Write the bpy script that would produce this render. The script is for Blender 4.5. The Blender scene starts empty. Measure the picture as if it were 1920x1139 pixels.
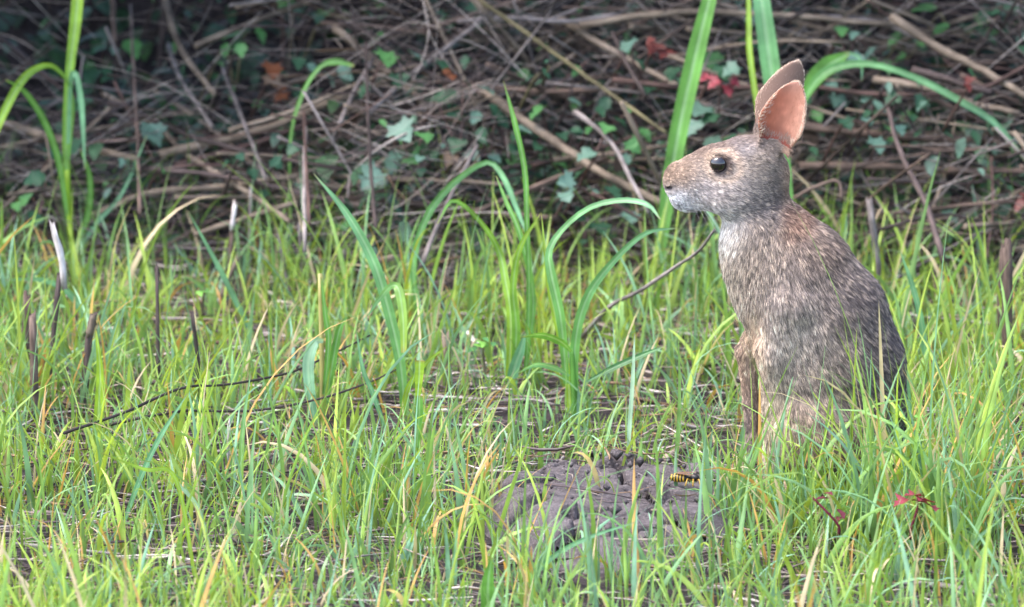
import bpy, math, random
import numpy as np
from mathutils import Vector, kdtree
R = math.radians
rnd = random.Random(7)
rng = np.random.default_rng(11)
scene = bpy.context.scene
col = scene.collection

# ------------------------------------------------------------------ camera
PITCH = R(12.0); DIST = 7.0; TAN = 0.92/7.0
ZC = 0.174
CAM = np.array([0.0, -DIST*math.cos(PITCH), ZC+DIST*math.sin(PITCH)])
FW = np.array([0, math.cos(PITCH), -math.sin(PITCH)]); UP = np.array([0, math.sin(PITCH), math.cos(PITCH)])
cd = bpy.data.cameras.new('camera'); cam = bpy.data.objects.new('camera', cd); col.objects.link(cam)
cam.location = CAM; cam.rotation_euler = (R(90)-PITCH, 0, 0)
cd.sensor_width = 36; cd.lens = 36/TAN; cd.clip_start = 0.1; cd.clip_end = 500
cd.dof.use_dof = True; cd.dof.focus_distance = 6.96; cd.dof.aperture_fstop = 9.5
scene.camera = cam
# ------------------------------------------------------------------ light
SUN_EL, SUN_AZ = R(62), R(250)       # azimuth clockwise from +Y: the light comes from the left, behind the camera
w = bpy.data.worlds.new('World'); scene.world = w; w.use_nodes = True
nt = w.node_tree; bg = nt.nodes['Background']
sk = nt.nodes.new('ShaderNodeTexSky'); sk.sky_type = 'NISHITA'; sk.sun_disc = False
sk.sun_elevation = SUN_EL; sk.sun_rotation = SUN_AZ; sk.air_density = 1.0; sk.dust_density = 3.0; sk.ozone_density = 1.0
nt.links.new(sk.outputs[0], bg.inputs[0]); bg.inputs[1].default_value = 0.15
sd = bpy.data.lights.new('sun', 'SUN'); sd.energy = 0.65; sd.angle = R(30); sd.color = (1.0, 0.97, 0.93)
so = bpy.data.objects.new('sun', sd); col.objects.link(so)
sdir = Vector((math.sin(SUN_AZ)*math.cos(SUN_EL), math.cos(SUN_AZ)*math.cos(SUN_EL), math.sin(SUN_EL)))
so.rotation_euler = (-sdir).to_track_quat('-Z', 'Y').to_euler(); so.location = sdir*10
vs = scene.view_settings; vs.view_transform = 'Standard'; vs.look = 'None'; vs.gamma = 1; vs.exposure = 2.4
vs.use_curve_mapping = False

# ------------------------------------------------------------------ helpers
def lin(c):
    c = np.asarray(c, float)/255.0
    return np.where(c <= 0.04045, c/12.92, ((c+0.055)/1.055)**2.4)
def ray(px, py):
    d = FW + np.array([1, 0, 0])*((px-960)/1920*TAN) + UP*((569.5-py)/1920*TAN)
    return d/np.linalg.norm(d)
def at(px, py, Y):                    # a point that the photograph shows at px, py, standing at depth Y
    d = ray(px, py); return CAM + d*((Y-CAM[1])/d[1])
_lat = rng.random((6, 257, 257))
def vnoise(x, y, sc, ch=0):           # smooth value noise, 0..1
    x = np.asarray(x, float)*sc+31.7; y = np.asarray(y, float)*sc+57.3
    xi = np.floor(x).astype(int); yi = np.floor(y).astype(int); fx = x-xi; fy = y-yi
    fx = fx*fx*(3-2*fx); fy = fy*fy*(3-2*fy); L = _lat[ch]
    a = L[xi % 256, yi % 256]; b = L[(xi+1) % 256, yi % 256]; c = L[xi % 256, (yi+1) % 256]; d = L[(xi+1) % 256, (yi+1) % 256]
    return (a*(1-fx)+b*fx)*(1-fy)+(c*(1-fx)+d*fx)*fy
def sstep(a, b, x):
    t = np.clip((np.asarray(x, float)-a)/(b-a), 0, 1); return t*t*(3-2*t)
MX, MY, MRX, MRY = 0.095, -0.115, 0.135, 0.185        # the mud mound
def mound(x, y):
    q = ((x-MX)/MRX)**2+((y-MY)/MRY)**2
    return np.clip(1-q, 0, 1)
def ground(x, y):
    x = np.asarray(x, float); y = np.asarray(y, float)
    h = (vnoise(x, y, 9, 0)-.5)*.012+(vnoise(x, y, 40, 1)-.5)*.006+(vnoise(x, y, 3, 2)-.5)*.012
    y0 = 1.42+.12*(vnoise(x, 0*x, 3, 3)-.5)-.12*np.clip(x, -1, 1)
    h = h+0.34*sstep(0, .7, y-y0)+.25*sstep(.5, 2.2, y-y0)+(vnoise(x, y, 14, 4)-.5)*.05*sstep(0, .3, y-y0)
    h = h*(1-.8*mound(x, y))
    return h
def gz(x, y): return float(ground(np.array([x]), np.array([y]))[0])
def hit(px, py):                      # where the ground is under a pixel
    d = ray(px, py); t = 5.5
    while t < 14:
        p = CAM+d*t
        if p[2] < gz(p[0], p[1]): return p
        t += .01
    return p
def ysurf(px, py):                    # depth of the face of the brush bank
    y0 = .86+.14*max(0, (500-px)/500)-.04*max(0, (px-1300)/600)
    y = y0+max(0, 520-py)/520*.36
    y += .22*max(0, min(1, (620-px)/250))*max(0, min(1, (260-py)/160))
    return y
def mesh_np(name, v, quads=None, tris=None, cols=None, uvs=None, smooth=True):
    me = bpy.data.meshes.new(name); v = np.asarray(v, np.float32)
    parts = []; 
    nq = 0 if quads is None else len(quads); nt_ = 0 if tris is None else len(tris)
    li = np.concatenate([np.asarray(quads, np.int32).ravel() if nq else np.zeros(0, np.int32), np.asarray(tris, np.int32).ravel() if nt_ else np.zeros(0, np.int32)])
    me.vertices.add(len(v)); me.vertices.foreach_set('co', v.ravel())
    me.loops.add(len(li)); me.loops.foreach_set('vertex_index', li)
    st = np.concatenate([np.arange(nq)*4, nq*4+np.arange(nt_)*3]).astype(np.int32)
    me.polygons.add(nq+nt_); me.polygons.foreach_set('loop_start', st)
    me.update(calc_edges=True); me.validate()
    if smooth: me.polygons.foreach_set('use_smooth', np.ones(len(me.polygons), bool))
    if cols is not None:
        a = me.attributes.new('Col', 'FLOAT_COLOR', 'POINT'); c = np.ones((len(v), 4), np.float32); c[:, :3] = cols
        a.data.foreach_set('color', c.ravel())
    if uvs is not None:
        u = me.uv_layers.new(name='UVMap'); u.data.foreach_set('uv', np.asarray(uvs, np.float32)[li].ravel())
    return me
def link(name, me, mat=None, parent=None, loc=None):
    o = bpy.data.objects.new(name, me); col.objects.link(o)
    if mat is not None and me is not None and not len(me.materials): me.materials.append(mat)
    if parent is not None: o.parent = parent
    if loc is not None: o.location = loc
    return o
def tag(o, label=None, cat=None, group=None, kind=None):
    for k, v in (('label', label), ('category', cat), ('group', group), ('kind', kind)):
        if v: o[k] = v
    return o
def empty(name, loc, label, cat, group=None):
    o = bpy.data.objects.new(name, None); col.objects.link(o); o.location = loc; o.empty_display_size = .02
    return tag(o, label, cat, group)
def spline(pts, n):                   # Catmull-Rom through rows of any width
    P = np.asarray(pts, float)
    if len(P) == 2: return P[0]+(P[1]-P[0])*np.linspace(0, 1, n)[:, None]
    Q = np.vstack([2*P[0]-P[1], P, 2*P[-1]-P[-2]]); out = []
    for t in np.linspace(0, len(P)-1-1e-6, n):
        i = int(t); f = t-i; a, b, c, d = Q[i:i+4]
        out.append(.5*((2*b)+(c-a)*f+(2*a-5*b+4*c-d)*f*f+(3*b-a-3*c+d)*f**3))
    return np.array(out)
def unit(a): return a/(np.linalg.norm(a, axis=-1, keepdims=True)+1e-12)
def tube(path, rad, sides=7, jag=0.0, rough=0.0):
    """closed tube; jag makes the far end splintered"""
    P = np.asarray(path, float); n = len(P); rad = np.broadcast_to(rad, (n,))
    T = unit(np.gradient(P, axis=0)); ref = np.array([.31, .2, .93]) if abs(T[0][2]) < .8 else np.array([1, .1, .1])
    A = unit(np.cross(T, ref)); B = np.cross(T, A); ang = np.arange(sides)*2*math.pi/sides
    rr = rad[:, None]*(1+rough*(rng.random((n, sides))-.5))
    V = P[:, None]+(A[:, None]*np.cos(ang)[None, :, None]+B[:, None]*np.sin(ang)[None, :, None])*rr[:, :, None]
    if jag: V[-1] += T[-1]*(rng.random(sides)[:, None]-.3)*jag; V[0] -= T[0]*(rng.random(sides)[:, None]-.3)*jag*.6
    L = np.concatenate([[0], np.cumsum(np.linalg.norm(np.diff(P, axis=0), axis=1))])
    uv = np.stack([np.broadcast_to(ang/(2*math.pi), (n, sides)), np.broadcast_to(L[:, None], (n, sides))], -1).reshape(-1, 2)
    V = V.reshape(-1, 3); q = []
    for i in range(n-1):
        for j in range(sides):
            k = (j+1) % sides; q.append((i*sides+j, i*sides+k, (i+1)*sides+k, (i+1)*sides+j))
    c0, c1 = len(V), len(V)+1
    V = np.vstack([V, P[0]-T[0]*rad[0]*.1, P[-1]-T[-1]*(jag*.4)+T[-1]*rad[-1]*.1]); uv = np.vstack([uv, uv[0], uv[-1]])
    t = [(c0, (j+1) % sides, j) for j in range(sides)]+[(c1, (n-1)*sides+j, (n-1)*sides+(j+1) % sides) for j in range(sides)]
    return V, q, t, uv
def stitch(pieces):                   # several (V,q,t,uv) into one
    V, Q, T, U = [], [], [], []; o = 0
    for v, q, t, u in pieces:
        V.append(v); U.append(u); Q += [tuple(i+o for i in f) for f in q]; T += [tuple(i+o for i in f) for f in t]; o += len(v)
    return np.vstack(V), Q, T, np.vstack(U)

# ------------------------------------------------------------------ materials
def newmat(name):
    m = bpy.data.materials.new(name); m.use_nodes = True; return m, m.node_tree.nodes, m.node_tree.links, m.node_tree.nodes['Principled BSDF']
def leafmat(name, trans=.4, rough=.42, spec=.4, vary=.25, tint=(1.15, 1.1, .55), sc=45):
    m, N, L, b = newmat(name); at_ = N.new('ShaderNodeAttribute'); at_.attribute_name = 'Col'
    tc = N.new('ShaderNodeTexCoord'); nz = N.new('ShaderNodeTexNoise'); nz.inputs['Scale'].default_value = sc; nz.inputs['Detail'].default_value = 3
    L.new(tc.outputs['Object'], nz.inputs['Vector'])
    mr = N.new('ShaderNodeMapRange'); mr.inputs[1].default_value = .3; mr.inputs[2].default_value = .7; mr.inputs[3].default_value = 1-vary; mr.inputs[4].default_value = 1+vary
    L.new(nz.outputs[0], mr.inputs[0])
    mx = N.new('ShaderNodeVectorMath'); mx.operation = 'SCALE'; L.new(at_.outputs['Color'], mx.inputs[0]); L.new(mr.outputs[0], mx.inputs['Scale'])
    L.new(mx.outputs[0], b.inputs['Base Color']); b.inputs['Roughness'].default_value = rough; b.inputs['Specular IOR Level'].default_value = spec
    tm = N.new('ShaderNodeVectorMath'); tm.operation = 'MULTIPLY'; tm.inputs[1].default_value = tint; L.new(mx.outputs[0], tm.inputs[0])
    tr = N.new('ShaderNodeBsdfTranslucent'); L.new(tm.outputs[0], tr.inputs[0])
    ms = N.new('ShaderNodeMixShader'); ms.inputs[0].default_value = trans; L.new(b.outputs[0], ms.inputs[1]); L.new(tr.outputs[0], ms.inputs[2])
    L.new(ms.outputs[0], N['Material Output'].inputs[0]); return m
def stalkmat(name, c0, c1, c2=None, rough=.75, ring=0):
    """fibres run along the stalk; each stalk a little lighter or darker, with dark weathered patches"""
    m, N, L, b = newmat(name); uv = N.new('ShaderNodeUVMap'); mp = N.new('ShaderNodeMapping'); mp.inputs['Scale'].default_value = (9, 28, 1)
    L.new(uv.outputs[0], mp.inputs[0]); nz = N.new('ShaderNodeTexNoise'); nz.inputs['Scale'].default_value = 1; nz.inputs['Detail'].default_value = 5; nz.inputs['Roughness'].default_value = .65
    L.new(mp.outputs[0], nz.inputs['Vector'])
    cr = N.new('ShaderNodeValToRGB'); e = cr.color_ramp.elements; e[0].position = .33; e[1].position = .68
    e[0].color = (*lin(c0), 1); e[1].color = (*lin(c1), 1); L.new(nz.outputs[0], cr.inputs[0])
    oi = N.new('ShaderNodeObjectInfo'); mr = N.new('ShaderNodeMapRange'); mr.inputs[3].default_value = .6; mr.inputs[4].default_value = 1.25; L.new(oi.outputs['Random'], mr.inputs[0])
    n2 = N.new('ShaderNodeTexNoise'); n2.inputs['Scale'].default_value = 38; n2.inputs['Detail'].default_value = 4; tc = N.new('ShaderNodeTexCoord'); L.new(tc.outputs['Object'], n2.inputs['Vector'])
    m2 = N.new('ShaderNodeMapRange'); m2.inputs[1].default_value = .35; m2.inputs[2].default_value = .62; m2.inputs[3].default_value = .45; m2.inputs[4].default_value = 1.1; L.new(n2.outputs[0], m2.inputs[0])
    mu = N.new('ShaderNodeMath'); mu.operation = 'MULTIPLY'; L.new(mr.outputs[0], mu.inputs[0]); L.new(m2.outputs[0], mu.inputs[1])
    sc = N.new('ShaderNodeVectorMath'); sc.operation = 'SCALE'; L.new(cr.outputs[0], sc.inputs[0]); L.new(mu.outputs[0], sc.inputs['Scale'])
    L.new(sc.outputs[0], b.inputs['Base Color']); b.inputs['Roughness'].default_value = rough; b.inputs['Specular IOR Level'].default_value = .3
    bp = N.new('ShaderNodeBump'); bp.inputs['Strength'].default_value = .5; bp.inputs['Distance'].default_value = .001; L.new(nz.outputs[0], bp.inputs['Height']); L.new(bp.outputs[0], b.inputs['Normal'])
    return m
M = {}
M['grass'] = leafmat('grass_blades')
M['leaf'] = leafmat('broad_leaves', trans=.25, rough=.5, spec=.35, vary=.45, sc=110)
M['straw_stuff'] = leafmat('dry_straw', trans=.12, rough=.75, spec=.25, tint=(1, .9, .7), vary=.4, sc=70)
M['tan'] = stalkmat('tan_stalk', (78, 65, 55), (160, 143, 125))
M['grey'] = stalkmat('grey_twig', (78, 71, 70), (156, 145, 141))
M['dark'] = stalkmat('dark_twig', (46, 38, 38), (92, 78, 74))
M['red'] = stalkmat('reddish_stem', (66, 48, 45), (112, 88, 80))
M['olive'] = stalkmat('olive_stem', (76, 72, 50), (124, 114, 84))
M['white'] = stalkmat('bleached_wood', (176, 164, 160), (236, 228, 226))
M['brown'] = stalkmat('brown_stub', (66, 53, 47), (122, 102, 91))
def soilmat(name, c0, c1, c2, bump=.006, sc=1.0):
    m, N, L, b = newmat(name); tc = N.new('ShaderNodeTexCoord')
    n1 = N.new('ShaderNodeTexNoise'); n1.inputs['Scale'].default_value = 28*sc; n1.inputs['Detail'].default_value = 8; n1.inputs['Roughness'].default_value = .7
    n2 = N.new('ShaderNodeTexNoise'); n2.inputs['Scale'].default_value = 190*sc; n2.inputs['Detail'].default_value = 6; n2.inputs['Roughness'].default_value = .7
    L.new(tc.outputs['Object'], n1.inputs['Vector']); L.new(tc.outputs['Object'], n2.inputs['Vector'])
    cr = N.new('ShaderNodeValToRGB'); e = cr.color_ramp.elements; e[0].position = .34; e[1].position = .66; e[0].color = (*lin(c0), 1); e[1].color = (*lin(c1), 1)
    L.new(n1.outputs[0], cr.inputs[0])
    c3 = N.new('ShaderNodeValToRGB'); e = c3.color_ramp.elements; e[0].position = .52; e[1].position = .7; e[0].color = (0, 0, 0, 1); e[1].color = (1, 1, 1, 1); L.new(n2.outputs[0], c3.inputs[0])
    mx = N.new('ShaderNodeMix'); mx.data_type = 'RGBA'; L.new(c3.outputs[0], mx.inputs[0]); L.new(cr.outputs[0], mx.inputs[6]); mx.inputs[7].default_value = (*lin(c2), 1)
    L.new(mx.outputs[2], b.inputs['Base Color']); b.inputs['Roughness'].default_value = .9; b.inputs['Specular IOR Level'].default_value = .25
    ad = N.new('ShaderNodeMath'); ad.operation = 'ADD'; L.new(n1.outputs[0], ad.inputs[0]); L.new(n2.outputs[0], ad.inputs[1])
    bp = N.new('ShaderNodeBump'); bp.inputs['Strength'].default_value = .8; bp.inputs['Distance'].default_value = bump; L.new(ad.outputs[0], bp.inputs['Height']); L.new(bp.outputs[0], b.inputs['Normal'])
    return m
M['soil'] = soilmat('damp_soil', (26, 22, 23), (62, 53, 54), (92, 80, 80))
M['mud'] = soilmat('grey_mud', (60, 54, 55), (106, 98, 99), (136, 127, 126), bump=.0035, sc=2.2)

# ------------------------------------------------------------------ ground
def build_ground():
    xs = np.unique(np.concatenate([np.linspace(-30, -1.6, 16), np.linspace(-1.6, 1.6, 260), np.linspace(1.6, 30, 16)]))
    ys = np.unique(np.concatenate([np.linspace(-30, -1.2, 16), np.linspace(-1.2, 2.6, 300), np.linspace(2.6, 60, 20)]))
    X, Y = np.meshgrid(xs, ys, indexing='ij'); Z = ground(X, Y)
    n, m = X.shape; idx = np.arange(n*m).reshape(n, m)
    q = np.stack([idx[:-1, :-1], idx[1:, :-1], idx[1:, 1:], idx[:-1, 1:]], -1).reshape(-1, 4)
    o = link('ground', mesh_np('ground', np.stack([X, Y, Z], -1).reshape(-1, 3), quads=q), M['soil']); tag(o, kind='structure')
build_ground()

# one light relaxing pass over the mesh
def relax(V, Q, it, amt):
    e = np.vstack([Q[:, [0, 1]], Q[:, [1, 2]], Q[:, [2, 3]], Q[:, [3, 0]]])
    for _ in range(it):
        s = np.zeros_like(V); c = np.zeros(len(V)); 
        for k in range(3): s[:, k] = np.bincount(e[:, 0], V[e[:, 1], k], len(V))+np.bincount(e[:, 1], V[e[:, 0], k], len(V))
        c = np.bincount(e[:, 0], minlength=len(V))+np.bincount(e[:, 1], minlength=len(V)); V = V+amt*(s/np.maximum(c, 1)[:, None]-V)
    return V
# cracked mud: each clod its own piece
def build_mud():
    root = empty('mud_mound', (MX, MY, 0), 'low mound of cracked grey mud in the grass before the rabbit', 'mud')
    res = .0019
    xs = np.arange(MX-MRX*1.05, MX+MRX*1.05, res); ys = np.arange(MY-MRY*1.05, MY+MRY*1.05, res)
    X, Y = np.meshgrid(xs, ys, indexing='ij')
    r2 = np.random.default_rng(5); cells = []
    for _ in range(400):
        p = np.array([MX+(r2.random()*2-1)*MRX, MY+(r2.random()*2-1)*MRY])
        if mound(p[0], p[1]) > .05 and all(np.hypot((p-c)[0], (p-c)[1]*.8) > .056 for c in cells): cells.append(p)
    cells = np.array(cells)
    wx = X+(vnoise(X, Y, 30, 0)-.5)*.026+(vnoise(X, Y, 110, 3)-.5)*.012; wy = Y+(vnoise(X, Y, 30, 1)-.5)*.026+(vnoise(X, Y, 110, 4)-.5)*.012
    D = np.stack([np.hypot(wx-c[0], (wy-c[1])*.85) for c in cells]); o = np.argsort(D, axis=0); d0 = np.take_along_axis(D, o[:1], 0)[0]; d1 = np.take_along_axis(D, o[1:2], 0)[0]
    own = o[0]; edge = (d1-d0)*.5
    H = .028*sstep(0, .55, mound(X, Y))
    wcr = .0014+.006*vnoise(X, Y, 22, 2)**2
    fine = (vnoise(X, Y, 45, 2)-.5)*.006+(vnoise(X, Y, 130, 3)-.5)*.003+(vnoise(X, Y, 250, 5)-.5)*.001
    inside = (mound(X, Y)+(vnoise(X, Y, 35, 5)-.5)*.25) > .02
    for k in range(len(cells)):
        off = (r2.random()-.5)*.012; tx, ty = (r2.random(2)-.5)*.28
        mk = sstep(0, .5, mound(X, Y)); Z = H+fine*(.3+.7*mk)+(off+tx*(X-cells[k][0])+ty*(Y-cells[k][1]))*mk-.004*(1-mk)
        Z = Z-.02*(1-sstep(0, 1, edge/wcr))**1.5
        mine = (own == k) & inside
        qm = mine[:-1, :-1] & mine[1:, :-1] & mine[1:, 1:] & mine[:-1, 1:]
        idx = np.arange(X.size).reshape(X.shape)
        q = np.stack([idx[:-1, :-1], idx[1:, :-1], idx[1:, 1:], idx[:-1, 1:]], -1)[qm]
        if len(q) < 12: continue
        u, inv = np.unique(q, return_inverse=True)
        V = np.stack([X, Y, Z], -1).reshape(-1, 3)[u]; q = inv.reshape(-1, 4)
        # skirt: rim pushed down into the crack
        e = np.sort(np.vstack([q[:, [0, 1]], q[:, [1, 2]], q[:, [2, 3]], q[:, [3, 0]]]), axis=1); ue, cnt = np.unique(e, axis=0, return_counts=True)
        be = ue[cnt == 1]; bv = np.unique(be); mp = {a: len(V)+i for i, a in enumerate(bv)}
        low = V[bv].copy(); low[:, 2] = np.minimum(low[:, 2], 0)-.02; V = np.vstack([V, low])
        sk_ = [(a, b, mp[b], mp[a]) for a, b in be]
        qq = np.vstack([q, np.array(sk_)]); V = relax(V, qq, 2, .5)
        link('clod', mesh_np('clod', V-np.array([MX, MY, 0]), quads=qq), M['mud'], root)
build_mud()
def crumbs():
    r = np.random.default_rng(9); n = 420; x = MX+r.normal(0, .12, n); y = MY-.06+r.normal(0, .14, n); R0 = r.lognormal(-6.35, .5, n)
    z = ground(x, y)+.036*sstep(0, .75, mound(x, y))+R0*.2
    d = np.array([(1, 0, 0), (-1, 0, 0), (0, 1, 0), (0, -1, 0), (0, 0, 1), (0, 0, -1), (.6, .6, .5), (-.6, .6, .5), (.6, -.6, .5), (-.6, -.6, .5)])
    V = np.stack([x, y, z], -1)[:, None]+d[None]*R0[:, None, None]*r.uniform(.6, 1.25, (n, 10))[..., None]
    f = np.array([(4, 6, 7), (4, 7, 9), (4, 9, 8), (4, 8, 6), (0, 6, 8), (1, 9, 7), (2, 7, 6), (3, 8, 9), (0, 2, 6), (2, 1, 7), (1, 3, 9), (3, 0, 8), (5, 2, 0), (5, 1, 2), (5, 3, 1), (5, 0, 3)])
    T = (np.arange(n)*10)[:, None, None]+f[None]
    tag(link('mud_crumbs', mesh_np('mud_crumbs', V.reshape(-1, 3), tris=T.reshape(-1, 3), smooth=False), M['mud']), 'small crumbs of grey mud scattered around the mound', 'mud', kind='stuff')
crumbs()

# ------------------------------------------------------------------ short grass and litter (nobody could count them)
GY, GM, GB, GD = (lin(c) for c in ((152, 173, 74), (120, 155, 82), (124, 163, 136), (190, 150, 88)))  # GB: bluish green, part of it sky sheen put into the colour
GS = lin((190, 172, 140))
def grass_blades(P, Ln, Wd, cols, lean, curl, az, S=7):
    n = len(P); s = np.linspace(0, 1, S+1)
    th = lean[:, None]+curl[:, None]*s[None]**1.6
    ds = Ln[:, None]/S; hx = np.sin(th)*ds; hz = np.cos(th)*ds
    cx = np.concatenate([np.zeros((n, 1)), np.cumsum((hx[:, 1:]+hx[:, :-1])/2, 1)], 1); cz = np.concatenate([np.zeros((n, 1)), np.cumsum((hz[:, 1:]+hz[:, :-1])/2, 1)], 1)
    da = np.stack([np.cos(az), np.sin(az)], -1); sway = (rng.random(n)-.5)*.25
    C = np.zeros((n, S+1, 3)); side = np.stack([-np.sin(az), np.cos(az)], -1)
    C[..., 0] = P[:, 0:1]+cx*da[:, 0:1]+side[:, 0:1]*sway[:, None]*(s**2)[None]*Ln[:, None]; C[..., 1] = P[:, 1:2]+cx*da[:, 1:2]+side[:, 1:2]*sway[:, None]*(s**2)[None]*Ln[:, None]; C[..., 2] = P[:, 2:3]+cz
    tw = (rng.random(n)-.5)*2.4; tw2 = tw[:, None]+(rng.random(n)-.5)[:, None]*1.6*s[None]
    fwd = np.stack([np.cos(th)*da[:, 0:1], np.cos(th)*da[:, 1:2], -np.sin(th)], -1)       # blade's face normal
    sd3 = np.concatenate([side, np.zeros((n, 1))], 1)[:, None, :]
    wdir = sd3*np.cos(tw2)[..., None]+fwd*np.sin(tw2)[..., None]; nrm = -sd3*np.sin(tw2)[..., None]+fwd*np.cos(tw2)[..., None]
    pr = np.minimum(1, .62+1.4*s)*np.clip(1-s, 0, 1)**.62; pr[-1] = .02
    hw = Wd[:, None]*.5*pr[None]
    Lf = C+wdir*hw[..., None]; Rt = C-wdir*hw[..., None]; Md = C-nrm*(hw*.38)[..., None]
    V = np.stack([Lf, Md, Rt], 2).reshape(-1, 3)
    base = (np.arange(n)*(S+1)*3)[:, None, None]; i = (np.arange(S)*3)[None, :, None]
    q = np.concatenate([base+i+np.array([0, 1, 4, 3]), base+i+np.array([1, 2, 5, 4])], 1).reshape(-1, 4)
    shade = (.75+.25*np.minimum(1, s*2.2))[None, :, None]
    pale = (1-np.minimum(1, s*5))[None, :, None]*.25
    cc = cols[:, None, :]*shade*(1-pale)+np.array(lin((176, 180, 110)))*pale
    cc = np.repeat(cc[:, :, None, :], 3, 2); cc[:, :, 1] *= 1.12
    return V, q, cc.reshape(-1, 3)
def grass_edge(x):                    # where the turf gives way to the brush
    return .76+.24*np.clip((-x-.18)/.25, 0, 1)-.03*np.clip((x-.2)/.2, 0, 1)+.3*(vnoise(x, 0*x, 7, 1)-.5)
def build_grass():
    T = 17500; tx = rng.uniform(-1.25, 1.25, T); ty = rng.uniform(-1.1, 1.3, T)
    dens = .62+.5*sstep(.3, .75, vnoise(tx, ty, 7, 3))
    dens *= 1-sstep(-.06, .16, ty-grass_edge(tx))*.97
    dens *= np.where((mound(tx, ty) > .12), .2, 1)
    dens *= np.where((np.abs(tx-.12) < .15) & (ty < -.18) & (ty > -.5), .5, 1)
    rab = (np.hypot((tx-.285)/.075, (ty)/.075) < 1); dens[rab] = 0
    keep = rng.random(T) < dens; tx, ty = tx[keep], ty[keep]
    tx = np.concatenate([tx, rng.uniform(.17, .41, 110)]); ty = np.concatenate([ty, rng.uniform(-.24, -.085, 110)]); T = len(tx)
    nb = rng.integers(1, 6, T); tid = np.repeat(np.arange(T), nb); n = len(tid)
    px = tx[tid]+rng.normal(0, .007, n); py = ty[tid]+rng.normal(0, .007, n)
    ok = np.hypot((px-.285)/.07, py/.07) > 1; px, py, tid = px[ok], py[ok], tid[ok]; n = len(px)
    size = (.52+.95*vnoise(px, py, 6, 4)**1.1)*rng.lognormal(0, .38, n)
    Ln = np.clip(.062*size, .018, .15); Ln *= np.where(rng.random(n) < .06, 1.5, 1)
    Ln = np.where(mound(px, py) > .1, Ln*.8, Ln); Ln = np.where((px > .17) & (px < .41) & (py < -.08) & (py > -.25), Ln*1.35, Ln)
    Wd = np.clip(.0032*rng.lognormal(0, .48, n)*(Ln/.07)**.35, .0011, .0075)
    lean = np.abs(rng.normal(0, .3, n)); curl = np.abs(rng.normal(0, .6, n)); curl = np.where(rng.random(n) < .15, curl+1.1, curl)
    az = rng.uniform(0, 2*math.pi, n)
    t = np.clip(vnoise(px, py, 12, 5)*.85+rng.normal(-.02, .3, n), 0, 1)[:, None]
    c = np.where(t < .5, GY+(GM-GY)*t*2, GM+(GB-GM)*(t-.5)*2)*rng.uniform(.75, 1.25, n)[:, None]
    u = rng.random(n); c[u < .035] = GD; c[(u > .035) & (u < .11)] = GS
    P = np.stack([px, py, ground(px, py)-.003+.03*sstep(0, .75, mound(px, py))], -1)
    V, q, cc = grass_blades(P, Ln, Wd, c, lean, curl, az)
    o = link('short_grass', mesh_np('short_grass', V, quads=q, cols=cc), M['grass'])
    tag(o, 'bright green short grass blades covering the ground around the rabbit', 'grass', kind='stuff')
    # sparser, thin grass growing up through the brush
    n = 700; px = rng.uniform(-1.2, 1.2, n); py = grass_edge(px)+rng.uniform(0, .35, n)
    P = np.stack([px, py, ground(px, py)], -1); Ln = rng.uniform(.05, .16, n); Wd = rng.uniform(.0014, .0036, n)
    c = GM*rng.uniform(.35, .9, n)[:, None]; V, q, cc = grass_blades(P, Ln, Wd, c, np.abs(rng.normal(0, .25, n)), np.abs(rng.normal(0, .9, n)), rng.uniform(0, 6.28, n))
    o = link('thin_grass', mesh_np('thin_grass', V, quads=q, cols=cc), M['grass']); tag(o, 'thin dark green grass growing up through the dead brush', 'grass', kind='stuff')
build_grass()
def strips(P, az, Ln, Wd, cols, lift, S=4):
    n = len(P); s = np.linspace(-.5, .5, S+1); bend = rng.normal(0, .25, n)
    d = np.stack([np.cos(az), np.sin(az), lift], -1); d = unit(d); sd_ = np.stack([-np.sin(az), np.cos(az), 0*az], -1); upv = np.cross(d, sd_)
    C = P[:, None]+d[:, None]*(s[None, :, None]*Ln[:, None, None])+sd_[:, None]*((s**2)[None, :, None]*(bend*Ln)[:, None, None])+upv[:, None]*((s**2)[None, :, None]*(rng.normal(0, .2, n)*Ln)[:, None, None])
    r = rng.uniform(0, 6.28, n)[:, None, None]; wv = sd_[:, None]*np.cos(r)+upv[:, None]*np.sin(r); nv = -sd_[:, None]*np.sin(r)+upv[:, None]*np.cos(r)
    hw = (Wd[:, None]*.5*np.minimum(1, (0.5-np.abs(s))*6+.25)[None])[..., None]
    A = C+wv*hw; B = C+nv*hw; Cc = C-wv*hw; V = np.stack([A, B, Cc], 2).reshape(-1, 3)
    base = (np.arange(n)*(S+1)*3)[:, None, None]; i = (np.arange(S)*3)[None, :, None]
    q = np.concatenate([base+i+np.array(k) for k in ([0, 1, 4, 3], [1, 2, 5, 4], [2, 0, 3, 5])], 1).reshape(-1, 4)
    return V, q, np.repeat(cols, (S+1)*3, 0)
STC = lin(np.array([(174, 158, 148), (140, 124, 118), (204, 192, 184), (108, 95, 96), (150, 122, 96), (84, 72, 74)]))
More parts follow.
